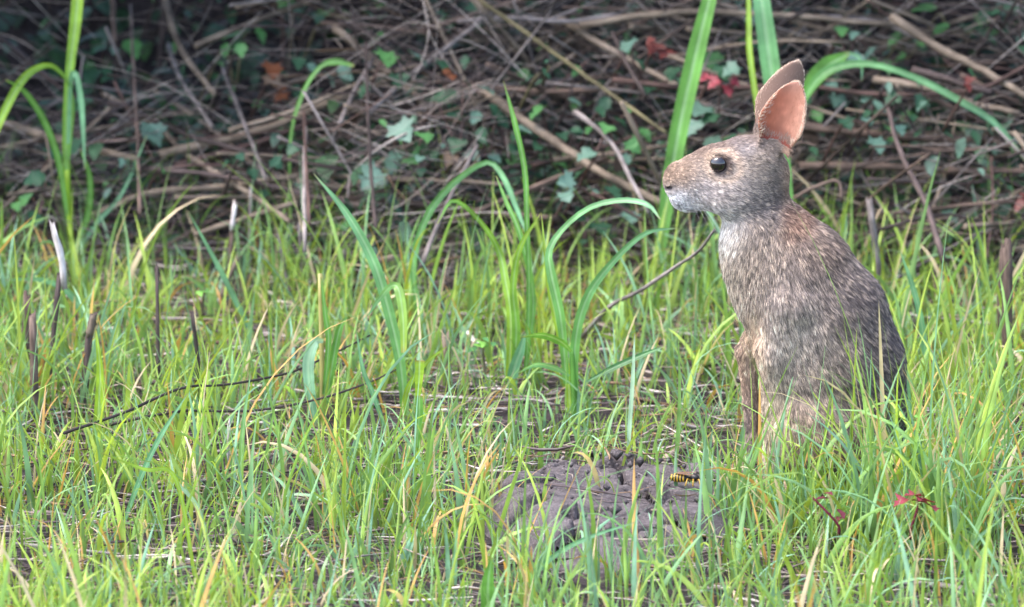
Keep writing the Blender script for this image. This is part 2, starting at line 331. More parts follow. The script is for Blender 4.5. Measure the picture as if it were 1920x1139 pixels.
def build_litter():
    n = 30000; x = rng.uniform(-1.2, 1.2, n); y = rng.uniform(-1.1, 1.25, n); k = rng.random(n) < np.where(mound(x, y) > .1, .08, .35+.65*vnoise(x, y, 6, 1)); x, y = x[k], y[k]; n = len(x)
    Ln = rng.lognormal(-3.3, .5, n); Wd = rng.lognormal(-6.45, .42, n); az = np.where(rng.random(n) < .6, rng.normal(0, .4, n), rng.uniform(0, 3.14, n))
    P = np.stack([x, y, ground(x, y)+.003+rng.random(n)**2*.016+.03*sstep(0, .75, mound(x, y))], -1)
    V, q, c = strips(P, az, Ln, Wd, STC[rng.integers(0, 6, n)]*rng.uniform(.5, 1.0, n)[:, None], rng.normal(0, .12, n), S=3)
    tag(link('straw_litter', mesh_np('straw_litter', V, quads=q, cols=c), M['straw_stuff']), 'grey and tan straw litter strewn over the soil between grass', 'litter', kind='stuff')
    n = 9000; x = rng.uniform(-1.35, 1.35, n); d = rng.random(n)**.8*1.1; y = grass_edge(x)+.06+d
    k = rng.random(n) > .9*sstep(-.15, -.35, x)*sstep(.12, .28, d); x, d, y = x[k], d[k], y[k]; n = len(x); top = np.clip(.05+.62*d, 0, .42); z = np.maximum(ground(x, y)+.004, top*rng.random(n)**.9)
    Ln = rng.lognormal(-2.75, .45, n); Wd = rng.lognormal(-6.65, .45, n); az = np.where(rng.random(n) < .7, rng.normal(0, .5, n), rng.uniform(0, 3.14, n))
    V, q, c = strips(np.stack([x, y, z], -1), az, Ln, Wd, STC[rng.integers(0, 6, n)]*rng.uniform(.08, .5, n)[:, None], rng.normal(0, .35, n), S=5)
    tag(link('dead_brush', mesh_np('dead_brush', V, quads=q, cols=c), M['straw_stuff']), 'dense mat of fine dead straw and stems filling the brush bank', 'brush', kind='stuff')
build_litter()
def strands():
    n = 4200; x = rng.uniform(-1.3, 1.3, n); d = rng.random(n)**.9*.5; y = grass_edge(x)+.07+d; k = rng.random(n) > .9*sstep(-.15, -.35, x)*sstep(.15, .28, d); x, y, d = x[k], y[k], d[k]; n = len(x)
    z = np.maximum(ground(x, y)+.01, np.clip(.02+.66*d, 0, .4)+rng.normal(0, .02, n)); Ln = rng.lognormal(-2.25, .4, n); Wd = rng.uniform(.0005, .0012, n)
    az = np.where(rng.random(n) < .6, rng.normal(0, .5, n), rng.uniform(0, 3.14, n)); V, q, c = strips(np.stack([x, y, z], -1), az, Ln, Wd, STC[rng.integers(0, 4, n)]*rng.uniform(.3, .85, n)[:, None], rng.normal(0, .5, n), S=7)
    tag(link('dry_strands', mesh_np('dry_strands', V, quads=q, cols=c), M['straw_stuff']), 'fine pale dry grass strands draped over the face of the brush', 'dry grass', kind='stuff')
strands()

# ------------------------------------------------------------------ stalks and twigs
S1 = 1/2087.0
def stalk(name, label, cat, mat, pts, dpx, Y, group=None, taper=.75, jag=.006, sides=8, n=None, forks=()):
    """pts in pixels (with an optional depth offset); Y = depth or (first, last)"""
    k = len(pts); Ys = np.linspace(Y[0], Y[1], k) if isinstance(Y, tuple) else np.full(k, Y)
    W = np.array([at(p[0], p[1], Ys[i]+(p[2] if len(p) > 2 else 0)) for i, p in enumerate(pts)])
    n = n or max(4, 4*(k-1)+2); P = spline(W, n); P += (rng.random(P.shape)-.5)*dpx*S1*.18
    r = dpx*S1*.5*(1+DISTF(Ys.mean()))*np.linspace(1, taper, n)
    pc = [tube(P, r, sides, jag, .22)]
    for (f, dpts, fd) in forks:
        i = int(f*(n-1)); b = P[i]; Q = spline(np.vstack([b, *[at(a[0], a[1], b[1]+(a[2] if len(a) > 2 else 0)) for a in dpts]]), 6)
        pc.append(tube(Q, fd*S1*.5*np.linspace(1, .5, 6), 6, .003, .2))
    V, q, t, u = stitch(pc); base = P[0].copy()
    o = link(name, mesh_np(name, V-base, quads=q, tris=t, uvs=u), M[mat], loc=base); return tag(o, label, cat, group)
def DISTF(y): return y/7.0
def S_(pts, off=0.0): return (ysurf(*pts[0][:2])+off, ysurf(*pts[-1][:2])+off)
BR = [  # fallen stalks and twigs that can be told apart in the brush bank
 ('dry_stalk', 'thick tan broken stalk slanting down toward the rabbit\'s nose', 'tan', [(905, 172), (1010, 245), (1125, 322), (1250, 385)], 19, -.06),
 ('dry_stalk', 'pale tan splintered stalk leaning behind the dark upright stem', 'tan', [(628, 52), (690, 105), (760, 160), (800, 200)], 16, -.03),
 ('thin_stem', 'long straight olive stem crossing the brush down to the rabbit\'s face', 'olive', [(885, -10), (1000, 72), (1120, 158), (1250, 250)], 9, -.08),
 ('dry_stalk', 'long pale stalk lying along the top of the brush', 'tan', [(1090, 48), (1200, 30), (1310, 22), (1480, 30), (1690, 48)], 14, -.02),
 ('dry_stalk', 'thick tan stalk with a broken knobby end beside broad green leaf', 'tan', [(1672, 32), (1760, 90), (1840, 130), (1930, 185)], 17, -.05),
 ('dry_stalk', 'tan straight stalk with a pale break crossing under dark grey twig', 'tan', [(195, 178), (290, 232), (350, 290), (440, 345), (545, 415)], 12, -.05),
 ('twig', 'long dark grey bowed twig over the tan stalks behind tall grass clump', 'dark', [(120, 178), (230, 200), (330, 245), (450, 282), (640, 318)], 11, -.07),
 ('twig', 'dark grey twig with a pale frayed tip lying low in brush', 'dark', [(272, 316), (380, 326), (470, 340), (600, 372), (720, 395)], 11, -.05),
 ('dry_stalk', 'flat tan stalk poking out behind tall broad grass clump', 'tan', [(-20, 228), (60, 246), (150, 275), (260, 300)], 18, -.02),
 ('dry_stalk', 'tan straw lying above dark hollow, its end cut square', 'tan', [(365, 440), (450, 412), (555, 380)], 12, -.04),
 ('dry_stalk', 'tan stalk rising out of the left grass toward brush', 'tan', [(175, 405), (280, 362), (420, 350), (560, 330)], 14, -.01),
 ('dry_stalk', 'thick pale stalk in a bundle of three sloping stalks', 'tan', [(300, 290), (480, 248), (600, 200), (740, 148)], 16, -.02),
 ('dry_stalk', 'reddish tan stalk, lowest in a bundle of three sloping stalks', 'red', [(330, 310), (500, 262), (620, 212), (760, 162)], 12, .0),
 ('dry_stalk', 'slim tan stalk, topmost in a bundle of three sloping stalks', 'tan', [(430, 245), (560, 205), (690, 150), (830, 110)], 9, -.04),
 ('twig', 'straight dark grey twig slanting down behind arched grass leaf', 'dark', [(-10, 62), (50, 110), (115, 168)], 12, -.04),
 ('dry_stalk', 'curved tan stalk hanging down in the dark shrub gap', 'tan', [(308, -15), (320, 40), (345, 100), (385, 155), (400, 175)], 13, -.16),
 ('dry_stalk', 'short pinkish broken stalk hanging in the dark shrub gap', 'brown', [(210, -20), (213, 30), (216, 80)], 12, -.14),
 ('twig', 'thin pale twig crossing behind arched leaf with brown stain', 'grey', [(418, 128), (445, 200), (470, 262), (498, 335)], 9, -.1),
 ('twig', 'short grey twig beside curved tan stalk in shrub gap', 'grey', [(315, 85), (340, 150), (400, 240)], 10, -.08),
 ('dead_stem', 'tall thin black upright stem before the tan stalk bundle', 'dark', [(706, 440), (696, 330), (690, 210), (686, 80)], 8, -.16),
 ('dead_stem', 'thin brown upright stem rising behind left dark twigs', 'brown', [(262, 400), (258, 260), (250, 120), (245, 10)], 7, -.12),
 ('dead_stem', 'slim reddish upright stem beside drooping stained leaf', 'red', [(580, 420), (574, 320), (570, 210)], 7, -.14),
 ('dead_stem', 'slim grey upright stem with leaning tip beside reddish stem', 'grey', [(572, 470), (570, 330), (574, 240)], 8, -.1),
 ('twig', 'long dark red vine stem running level behind the ears', 'red', [(1150, 150), (1300, 165), (1500, 162), (1650, 178), (1830, 168), (1925, 122)], 11, -.08),
 ('dry_stalk', 'hollow grey cut stalk end facing out beside red leaf', 'dark', [(1712, 130), (1780, 150), (1860, 175)], 15, -.08),
 ('dry_stalk', 'pale flat stalk lying below the green arching leaf', 'tan', [(1640, 148), (1730, 165), (1830, 195), (1910, 212)], 15, -.03),
 ('dry_stalk', 'grey weathered stalk lying right behind the ear tips', 'grey', [(1440, 32), (1540, 34), (1660, 45), (1760, 90)], 14, .02),
 ('dry_stalk', 'brown stalk lying along the middle of the brush behind rabbit', 'brown', [(1480, 235), (1620, 250), (1780, 262), (1930, 270)], 18, .0),
 ('dry_stalk', 'brown stalk lying low in the brush behind rabbit\'s shoulders', 'brown', [(1500, 310), (1640, 312), (1780, 320), (1930, 322)], 15, .0),
 ('twig', 'dark leaning twig standing right of rabbit before brush', 'dark', [(1770, 490), (1735, 380), (1690, 290), (1665, 205)], 12, -.14),
 ('twig', 'small pale forked twig sticking out behind the near ear', 'brown', [(1475, 282), (1500, 268), (1530, 274)], 6, -.2),
 ('twig', 'brown bent twig arching behind the rabbit\'s neck', 'brown', [(1490, 372), (1525, 352), (1570, 340), (1580, 375)], 8, -.15),
 ('dry_stalk', 'tan level straw at the foot of brush bank', 'tan', [(620, 330), (760, 338), (860, 340), (960, 348)], 10, -.02),
 ('dry_stalk', 'grey tan stalk lying level above the dark gap, frayed end', 'brown', [(690, 372), (800, 385), (930, 402), (1050, 410)], 16, -.03),
 ('dry_stalk', 'pale stalk lying across brush foot beside arched broad blade', 'tan', [(560, 340), (660, 350), (720, 300), (790, 262)], 11, -.04),
 ('twig', 'grey twig leaning up to the left of arched broad blade', 'grey', [(790, 500), (830, 400), (895, 272)], 10, -.2),
 ('twig', 'reddish twig crossing below thick tan broken stalk', 'red', [(1000, 310), (1120, 280), (1250, 232)], 9, -.02),
 ('dry_stalk', 'tan straw lying level beside the rabbit\'s nose', 'tan', [(1040, 300), (1150, 288), (1290, 268)], 11, -.02),
 ('dry_stalk', 'pale brown straw lying level just under the rabbit\'s chin', 'tan', [(1080, 310), (1190, 300), (1320, 300)], 9, .02),
 ('twig', 'long grey forked twig crossing the upper brush behind tan stalk', 'grey', [(860, 40), (960, 35), (1060, 40), (1160, 28)], 11, -.03),
 ('twig', 'grey twig sloping through upper brush left of orange leaf', 'grey', [(690, 215), (760, 150), (840, 88), (930, 18)], 11, -.06),
 ('twig', 'pinkish grey twig steeply sloping by the black upright stem', 'grey', [(625, 262), (660, 180), (700, 110)], 10, -.04),
 ('dry_stalk', 'tan bent straw in the upper brush below long pale stalk', 'tan', [(1050, 35), (1130, 85), (1230, 140), (1330, 200)], 14, .0),
 ('dry_stalk', 'brown stalk crossing the ivy leaves in the middle brush', 'brown', [(820, 150), (930, 165), (1050, 172), (1160, 165)], 12, -.02),
 ('twig', 'thin grey twig bending around ivy leaves above arched blade', 'grey', [(1080, 210), (1140, 260), (1180, 330), (1215, 400)], 10, -.1),
 ('dead_stem', 'thin grey upright twig beside red leaf cluster', 'dark', [(1210, 180), (1170, 110), (1148, 60)], 9, -.1),
]
for nm, lb, mt, pts, dp, off in BR:
    stalk(nm, lb, {'dry_stalk': 'stalk', 'thin_stem': 'stem', 'dead_stem': 'stem', 'twig': 'twig'}[nm], mt, pts, dp, S_(pts, off), forks=((.6, [(pts[-1][0]-25, pts[-1][1]-30)], dp*.6),) if 'forked' in lb else ())
# stubs and twigs in the turf, rooted on the ground
def stub(name, label, mat, base, top, dpx, group=None, jag=.01, taper=.9, mid=None, cap=None):
    b = hit(*base); pts = [(base[0], base[1]+8)]+([mid] if mid else [])+[top]
    o = stalk(name, label, 'stub' if name == 'stem_stub' else 'stem', mat, pts, dpx, (b[1], b[1]), group, taper, jag)
    if cap:
        cp, cd_, cm = cap; W = np.array([at(p[0], p[1], b[1]-.002) for p in cp]); P = spline(W, 6)
        V, q, t, u = tube(P, cd_*S1*.5*np.array([.8, .95, .85, .9, .78, .66]), 8, .008, .5)
        c = link('peeled_wood', mesh_np('peeled_wood', V-np.array(o.location), quads=q, tris=t, uvs=u), M[cm], o); c['label'] = 'bleached white splintered wood'
    return o
stub('stem_stub', 'dark stub with a tall bleached white splintered top', 'dark', (88, 745), (112, 515), 12, cap=([(122, 540), (113, 480), (98, 418)], 15, 'white'))
stub('stem_stub', 'tall brown dry stub with a ragged pale cut top', 'brown', (48, 735), (50, 558), 17)
stub('stem_stub', 'brown leaning stub standing against taller ragged stub', 'brown', (68, 800), (60, 590), 16)
stub('stem_stub', 'dark brown stub leaning with pale peeled tip', 'dark', (152, 790), (172, 595), 15, cap=([(168, 630), (172, 610), (176, 592)], 17, 'tan'))
stub('dead_stem', 'thin stem with a white peeled tip before the dark hollow', 'brown', (428, 545), (438, 385), 9, cap=([(434, 430), (438, 405), (441, 384)], 11, 'white'))
stub('dead_stem', 'thin black upright stem among the left grass blades', 'dark', (298, 770), (294, 505), 8)
stub('dead_stem', 'thin dark stem with bent pale tip among grass blades', 'dark', (372, 770), (360, 590), 8, mid=(372, 690))
stub('stem_stub', 'short tan leaning stub with a cut end in the grass', 'tan', (400, 580), (445, 485), 11, cap=([(402, 578), (408, 566)], 13, 'white'))
stub('stem_stub', 'short splintered pale stub beside folded grass blade', 'tan', (832, 735), (838, 640), 18, jag=.02)
stub('stem_stub', 'grey weathered stick standing behind the rabbit\'s back', 'grey', (1655, 575), (1630, 375), 14)
stub('stem_stub', 'short cut pale stub standing right behind rabbit\'s nape', 'tan', (1578, 500), (1576, 420), 14)
stub('stem_stub', 'thick brown ragged stub at the right grass edge', 'brown', (1892, 720), (1888, 460), 22, jag=.02)
stub('stem_stub', 'thin brown stub leaning on thick ragged stub', 'brown', (1868, 680), (1880, 470), 12)
stub('stem_stub', 'white broken splinter standing at the left frame edge', 'grey', (2, 430), (20, 262), 20, jag=.03)
for i, (bx, by, tx_, ty_) in enumerate([(1600, 480, 1640, 305), (1625, 470, 1600, 330), (1665, 480, 1655, 280), (1690, 470, 1668, 340), (1720, 500, 1760, 215), (1745, 500, 1790, 230), (1560, 470, 1575, 345)]):
    stub('dry_straw', 'thin tan dry straw standing upright behind the rabbit\'s back', 'tan', (bx, by), (tx_, ty_), 7, 'upright straws behind the rabbit', .004, .4)
for i, (bx, by, tx_, ty_) in enumerate([(640, 520, 655, 330), (570, 540, 560, 420), (468, 520, 470, 350), (745, 520, 735, 400), (545, 560, 520, 430), (1040, 520, 1030, 430)]):
    stub('dry_straw', 'thin pinkish dry straw standing upright at the brush foot', 'grey', (bx, by), (tx_, ty_), 8, 'upright straws at brush foot', .004, .5)
stub('dry_straw', 'thin bleached white straw standing among the front left grass', 'white', (424, 905), (430, 795), 6)
def lying(name, label, mat, pts, dpx, forks=(), group=None, lift=0, dy=-.04):   # twigs lying on the turf
    Y = [hit(*p)[1]+dy for p in (pts[0], pts[-1])]
    return stalk(name, label, 'twig' if name == 'twig' else 'straw', mat, [(p[0], p[1]-lift) for p in pts], dpx, (Y[0], Y[1]), group, .6, .004, 7, forks=forks)
lying('twig', 'long dark curved twig lying across left grass, upper of two', 'dark', [(120, 812), (230, 775), (340, 728), (420, 722), (540, 700), (630, 660), (692, 630)], 6, dy=-.3)
lying('twig', 'long dark sagging twig lying across left grass, lower of two', 'dark', [(190, 800), (330, 772), (420, 772), (500, 768), (600, 748), (690, 718), (748, 690)], 6, dy=-.26)
stalk('twig', 'long pale grey bent twig reaching up to the rabbit\'s chest', 'twig', 'grey', [(1092, 632), (1140, 578), (1200, 545), (1265, 502), (1310, 470), (1338, 432)], 9, (.58, .3), None, .6, .004, 7)
lying('twig', 'thick dark twig lying flat near the left brown stubs', 'dark', [(-10, 745), (60, 748), (130, 760), (185, 770)], 14)
lying('twig', 'dark twig fragment slanting through front left grass', 'dark', [(300, 1050), (360, 1038), (450, 1020)], 6)
lying('dry_straw', 'pale grey straws lying level in the middle grass', 'grey', [(760, 600), (850, 588), (950, 606)], 12)
lying('dry_straw', 'dark grey straw lying level under the pale one in middle grass', 'dark', [(740, 592), (840, 602), (945, 612)], 10)
lying('dry_straw', 'tan straw lying level across the left middle grass', 'tan', [(400, 582), (520, 590), (640, 588)], 10)
lying('dry_straw', 'long pale straw lying level across front of mud mound', 'tan', [(1150, 985), (1300, 982), (1420, 984), (1560, 990)], 6, lift=26)
lying('dry_straw', 'thin pale straw fork lying on mud mound front', 'tan', [(1270, 990), (1350, 1000), (1420, 1010)], 7, lift=14)
lying('dry_straw', 'grey stalk lying before the rabbit\'s foot', 'grey', [(1490, 930), (1560, 942), (1640, 950)], 12)
lying('dry_straw', 'grey weathered stalk lying in the front right corner grass', 'grey', [(1700, 1095), (1780, 1100), (1880, 1125)], 16)
lying('dry_straw', 'pale straw lying right of the rabbit in grass', 'white', [(1780, 690), (1820, 672), (1850, 655)], 9)
lying('dry_straw', 'flat pale brown husk lying tilted behind mud mound', 'tan', [(1228, 882), (1258, 856), (1292, 832)], 20, lift=0)
lying('dry_straw', 'short white peeled chip lying in the middle grass', 'white', [(866, 618), (882, 632), (898, 648)], 12)
lying('dry_straw', 'white peeled stick chip leaning on mud mound', 'white', [(1008, 918, ), (1012, 940), (1018, 965)], 14, lift=4)
for i in range(46):                   # plain straws on the turf
    px, py = rnd.uniform(-60, 1980), rnd.uniform(560, 1120)
    if 930 < px < 1380 and py > 820 or 1380 < px < 1720 and py < 960: continue
    l = rnd.uniform(50, 150); a = rnd.gauss(0, .3)
    smt = rnd.choice(['tan', 'grey', 'grey', 'brown', 'tan', 'dark'])
    lying('dry_straw', '%s %s dry straw lying flat in the %s' % ('long' if l > 100 else 'short', smt, 'grass among the brown stubs' if px < 560 and py < 820 else 'front left grass' if px < 760 else 'grass below the mud mound' if px < 1400 and py > 820 else 'grass around the stout plants' if px < 1400 else 'grass beside the rabbit'), smt, [(px-l*math.cos(a), py-l*math.sin(a)*.4), (px, py+rnd.uniform(-8, 8)), (px+l*math.cos(a), py+l*math.sin(a)*.4)], rnd.uniform(4, 9), group='plain straws lying in the grass', lift=4)
# the many look-alike stalks of the tangle
def zone(px):
    for lim, t in ((330, 'by the tall broad grass clump'), (620, 'around the dark shrub gap'), (980, 'around the black upright stem'), (1370, 'before the rabbit\'s face'), (1640, 'behind the rabbit\'s head')):
        if px < lim: return t
    return 'behind the rabbit\'s back'
KIND = [('dry_stalk', 'stalk', 'tan', 'plain tan dry stalk lying in the tangle of the brush', 'tan stalks of the tangle', (4, 12)),
        ('dry_stalk', 'stalk', 'brown', 'plain brown dead stalk lying in the tangle of the brush', 'brown stalks of the tangle', (4, 12)),
        ('twig', 'twig', 'grey', 'plain thin grey twig lying in the tangle of the brush', 'grey twigs of the tangle', (3, 7)),
        ('twig', 'twig', 'dark', 'plain thin dark twig lying in the tangle of the brush', 'dark twigs of the tangle', (3, 8)),
        ('twig', 'twig', 'red', 'plain thin reddish twig lying in the tangle of the brush', 'reddish twigs of the tangle', (3, 7))]
for i in range(430):
    nm, ct, mt, lb, gp, dr = KIND[rnd.choice([0, 0, 0, 1, 1, 2, 2, 2, 3, 3, 4])]
    px = rnd.uniform(-350, 2250); py = rnd.uniform(-120, 470)
    if px < 600 and py < 200 and rnd.random() < .85: continue
    L_ = rnd.uniform(90, 330); a = rnd.gauss(0, .42) if rnd.random() < .75 else rnd.uniform(-1.5, 1.5)
    Y = ysurf(min(max(px, 0), 1920), py)+rnd.uniform(-.03, .16); dz = rnd.gauss(0, .07)
    c, s = math.cos(a), math.sin(a); b = rnd.gauss(0, 12 if ct == 'stalk' else 38)
    dd = rnd.uniform(*dr); lb = '%s %s %s %s lying %s in the brush %s' % ('long' if L_ > 200 else 'short', 'thick' if dd > 8 else 'thin', {'dark': 'dark brown', 'red': 'reddish'}.get(mt, mt), ct, 'level' if abs(s) < .2 else 'sloping' if abs(s) < .6 else 'steep', zone(px))
    stalk(nm, lb, ct, mt, [(px-L_*c, py-L_*s), (px+b*s, py-b*c), (px+L_*c, py+L_*s)], dd, (Y-dz, Y+dz), gp, rnd.uniform(.5, .9), .005, 6, 7)
for i in range(34):                   # dead upright stems at the back
    px = rnd.uniform(-300, 2200); Y = rnd.uniform(1.45, 2.0); b = at(px, 200, Y); z0 = gz(b[0], Y); lean = rnd.gauss(0, .12)
    P = np.array([[b[0]+lean*h+rnd.gauss(0, .004), Y+rnd.gauss(0, .01), z0-.01+h] for h in np.linspace(0, rnd.uniform(.25, .6), 6)])
    V, q, t, u = tube(P, np.linspace(1, .6, 6)*rnd.uniform(.0018, .0045), 6, .004, .2)
    tag(link('dead_stem', mesh_np('dead_stem', V-P[0], quads=q, tris=t, uvs=u), M[rnd.choice(['dark', 'brown', 'red', 'olive'])], loc=P[0]), 'dead upright stem standing in the dark behind the brush', 'stem', 'upright stems behind the brush')

def undergrowth():
    r = np.random.default_rng(3); n = 9000; x = r.uniform(-1.5, 1.5, n); y = grass_edge(x)+.16+r.random(n)**.8*1.1; z = ground(x, y)+r.random(n)**1.5*.13; C = np.stack([x, y, z], -1); C += (vnoise(x, y, 16, 2)-.5)[:, None]*np.array([0, -.1, .08])
    az = r.uniform(-2.9, -.2, n); tl = r.normal(.35, .45, n); L = r.lognormal(-3.75, .35, n); ux = np.stack([np.cos(az)*np.cos(tl), np.sin(az)*np.cos(tl), -np.sin(tl)], -1); sy_ = np.stack([-np.sin(az), np.cos(az), r.normal(0, .3, n)], -1); up_ = np.cross(ux, sy_)
    pr = [(0, 0, 0), (.3, .3, .1), (.7, .22, .06), (1, 0, -.1), (.7, -.22, .06), (.3, -.3, .1)]; V = np.stack([C+ux*(p*L)[:, None]+sy_*(w__*L)[:, None]+up_*(h_*L)[:, None] for p, w__, h_ in pr], 1).reshape(-1, 3); o6 = np.arange(n)*6
    q = np.vstack([np.stack([o6, o6+1, o6+4, o6+5], 1), np.stack([o6+1, o6+2, o6+3, o6+4], 1)]); pal = lin(np.array([(44, 74, 50), (60, 92, 52), (70, 96, 82), (56, 84, 60), (52, 44, 38), (52, 84, 54)])); cc = np.repeat(pal[r.integers(0, 6, n)]*r.uniform(.6, 1.25, n)[:, None], 6, 0)
    tag(link('undergrowth', mesh_np('undergrowth', V, quads=q, cols=cc, smooth=False), M['leaf']), 'low dark leaves and dead leaf litter under the brush', 'undergrowth', kind='stuff')
undergrowth()
def shrub(x, y, h, rx, label):  # added shrub, its crown out of view, keeps skylight off the brush
    z0 = gz(x, y); b = np.array([x, y, z0]); root = empty('shrub', b, label, 'shrub', 'shrubs added to shade the brush'); r = np.random.default_rng(int(abs(x*1000))+5)
    for k in range(6):
        a = r.uniform(0, 6.28); e = np.array([math.cos(a)*rx*.8, math.sin(a)*rx*.6, h*r.uniform(.7, 1)]); P = spline(np.array([[0, 0, -.02], e*[.25, .25, .5], e]), 9); V, q, t, u = tube(P, np.linspace(.007, .002, 9), 6, 0, .15)
        link('stem', mesh_np('stem', V, quads=q, tris=t, uvs=u), M['dark'], root)
    n = 9000; d = r.normal(0, 1, (n, 3)); d = unit(d)*(r.random(n)**.45)[:, None]; C = d*np.array([rx, rx*1.35, h*.38])+np.array([0, -.36, h*.64]); cl = r.normal(0, .03, (n, 3)); C += cl; C[:, 2] = np.maximum(C[:, 2], .345-z0-.18*np.clip(C[:, 1]+y-1.15, 0, 1.2)+.12*r.random(n))  # leaves pulled forward just above the view to shade the brush
    az = r.uniform(0, 6.28, n); tl = r.normal(.3, .4, n); L = r.uniform(.022, .045, n); ux = np.stack([np.cos(az)*np.cos(tl), np.sin(az)*np.cos(tl), -np.sin(tl)], -1); sy_ = np.stack([-np.sin(az), np.cos(az), r.normal(0, .3, n)], -1)
    pr = [(0, 0), (.35, .26), (.7, .2), (1, 0), (.7, -.2), (.35, -.26)]; V = np.stack([C+ux*(p*L)[:, None]+sy_*(w__*L)[:, None] for p, w__ in pr], 1).reshape(-1, 3); o6 = np.arange(n)*6
    q = np.vstack([np.stack([o6, o6+1, o6+2, o6+5], 1)[:, [0, 1, 2, 3]], np.stack([o6+5, o6+2, o6+3, o6+4], 1)]); cc = np.repeat(lin((52, 86, 50))*r.uniform(.6, 1.3, n)[:, None], 6, 0)
    f = link('shade_foliage', mesh_np('shade_foliage', V, quads=q, cols=cc), M['leaf'], root); f['kind'] = 'stuff'
for x, y, h, rx in ((-1.55, 1.75, 1.0, .42), (-1.1, 1.85, 1.05, .44), (-.66, 1.75, 1.1, .42), (-.22, 1.88, 1.15, .42), (.2, 1.8, 1.0, .42), (.64, 1.86, 1.1, .42), (1.06, 1.72, 1.05, .44), (1.5, 1.8, 1.0, .42)): shrub(x, y, h, rx, 'leafy dark green shrub added behind and unseen above the brush to shade it')

# ------------------------------------------------------------------ broad grass plants
def blade_mesh(W, wid, twist, c0, c1, rib, fold=.22, n=22, blunt=False):
    """W world centre line, wid widths in metres; five vertices across, a pale rib in the middle"""
    C = spline(W, n); wd = np.interp(np.linspace(0, 1, n), np.linspace(0, 1, len(wid)), wid)*.5
    tw = np.interp(np.linspace(0, 1, n), np.linspace(0, 1, len(twist)), twist)
    T = unit(np.gradient(C, axis=0)); A = unit(np.cross(T, np.array([0, 1, .0]))); B = np.cross(A, T)
    wv = A*np.cos(tw)[:, None]+B*np.sin(tw)[:, None]; nv = np.cross(wv, T)
    nv = np.where((nv[:, 1] > 0)[:, None], -nv, nv)
    ss = np.array([-1, -.78, -.55, -.3, -.07, .07, .3, .55, .78, 1]); V = []; cols = []; wear = rng.random(n)[:, None]*.25+.85; tipb = sstep(.93, 1.0, np.linspace(0, 1, n))[:, None]
    for j, s in enumerate(ss):
        V.append(C+wv*(wd*s)[:, None]+nv*(wd*fold*(abs(s)**1.3))[:, None]+nv*((rng.random(n)-.5)*wd*.06)[:, None])
        t = np.linspace(0, 1, n)[:, None]; k = c0*(1-t)+c1*t
        k = k*wear*(1-.7*tipb)+lin((150, 120, 78))*.7*tipb; cols.append((k*.65+rib*.35 if abs(s) < .1 else k*(1.06 if j % 2 else .88)))
    V = np.stack(V, 1).reshape(-1, 3); cols = np.stack(cols, 1).reshape(-1, 3); m = len(ss); q = []
    for i in range(n-1):
        for j in range(m-1): q.append((i*m+j, i*m+j+1, (i+1)*m+j+1, (i+1)*m+j))
    return V, q, cols
GC = {'y': lin((150, 182, 60)), 'g': lin((104, 156, 70)), 'b': lin((112, 164, 122)), 'p': lin((158, 188, 160)), 'd': lin((60, 108, 58)), 'o': lin((190, 150, 50)), 's': lin((176, 168, 110))}  # b: bluish green, with some sky reflection painted into the blade
RIB = lin((176, 204, 164))
def leaf_part(root, base, pts, wpx, Y, c='g', c1=None, twist=(0, 0), name='leaf_blade', fold=.22):
    Ys = np.interp(np.linspace(0, 1, len(pts)), np.linspace(0, 1, len(Y)), Y) if isinstance(Y, tuple) else np.full(len(pts), Y)
    W = np.array([at(p[0], p[1], Ys[i]) for i, p in enumerate(pts)])
    V, q, cc = blade_mesh(W, np.array(wpx)*S1*(.95 if max(wpx) > 34 else .8)*(1+Ys.mean()/7), twist, GC[c], GC[c1 or c], RIB, fold)
    return link(name, mesh_np(name, V-base, quads=q, cols=cc), M['grass'], root)
def gplant(label, basepx, leaves, stem=None, name='grass_plant', Yb=None, group=None):
    b = hit(*basepx) if Yb is None else np.array([at(basepx[0], basepx[1], Yb)[0], Yb, 0]); b[2] = gz(b[0], b[1]); Y = b[1]
    root = empty(name, b, label, 'grass', group)
    for lf in leaves:
        d = dict(lf); yy = d.pop('Y', (0, 0)); leaf_part(root, b, d.pop('pts'), d.pop('w'), tuple(Y+k for k in yy), **d)
    if stem:
        W = np.array([at(p[0], p[1], Y) for p in stem[0]]); n = 10; P = spline(W, n); V, q, t, u = tube(P, np.linspace(1, .8, n)*stem[1]*S1*.5, 8)
        cc = np.tile(GC[stem[2]], (len(V), 1))*np.linspace(.95, 1.05, len(V))[:, None]
        link('stem', mesh_np('stem', V-b, quads=q, tris=t, cols=cc), M['grass'], root)
    return root
gplant('tall broad grass clump with arching leaves before left brush', (138, 505), [
    dict(pts=[(132, 420), (124, 280), (130, 140), (142, 40), (150, -60)], w=[12, 17, 20, 27, 30], c='g', c1='y', Y=(0, .02)),
    dict(pts=[(128, 300), (136, 180), (100, 124), (50, 140), (10, 205), (-25, 290)], w=[8, 12, 16, 20, 20, 14], c='g', c1='y', Y=(0, -.05), twist=(.2, .9, .5, .1, 0)),
    dict(pts=[(128, 270), (133, 150), (143, 142), (152, 190), (156, 250), (159, 318)], w=[8, 10, 13, 14, 10, 2], c='b', Y=(-.01, -.03)),
    dict(pts=[(128, 420), (112, 310), (85, 230), (45, 170), (10, 150)], w=[9, 16, 18, 14, 4], c='g', Y=(0, -.04), twist=(.3, .5)),
    dict(pts=[(138, 470), (165, 400), (168, 330), (150, 280)], w=[9, 15, 12, 2], c='g', Y=(0, -.03)),
    dict(pts=[(140, 480), (180, 420), (230, 360), (275, 255)], w=[8, 12, 9, 2], c='b', Y=(0, .03))], stem=([(140, 500), (132, 430), (126, 320)], 13, 'y'))
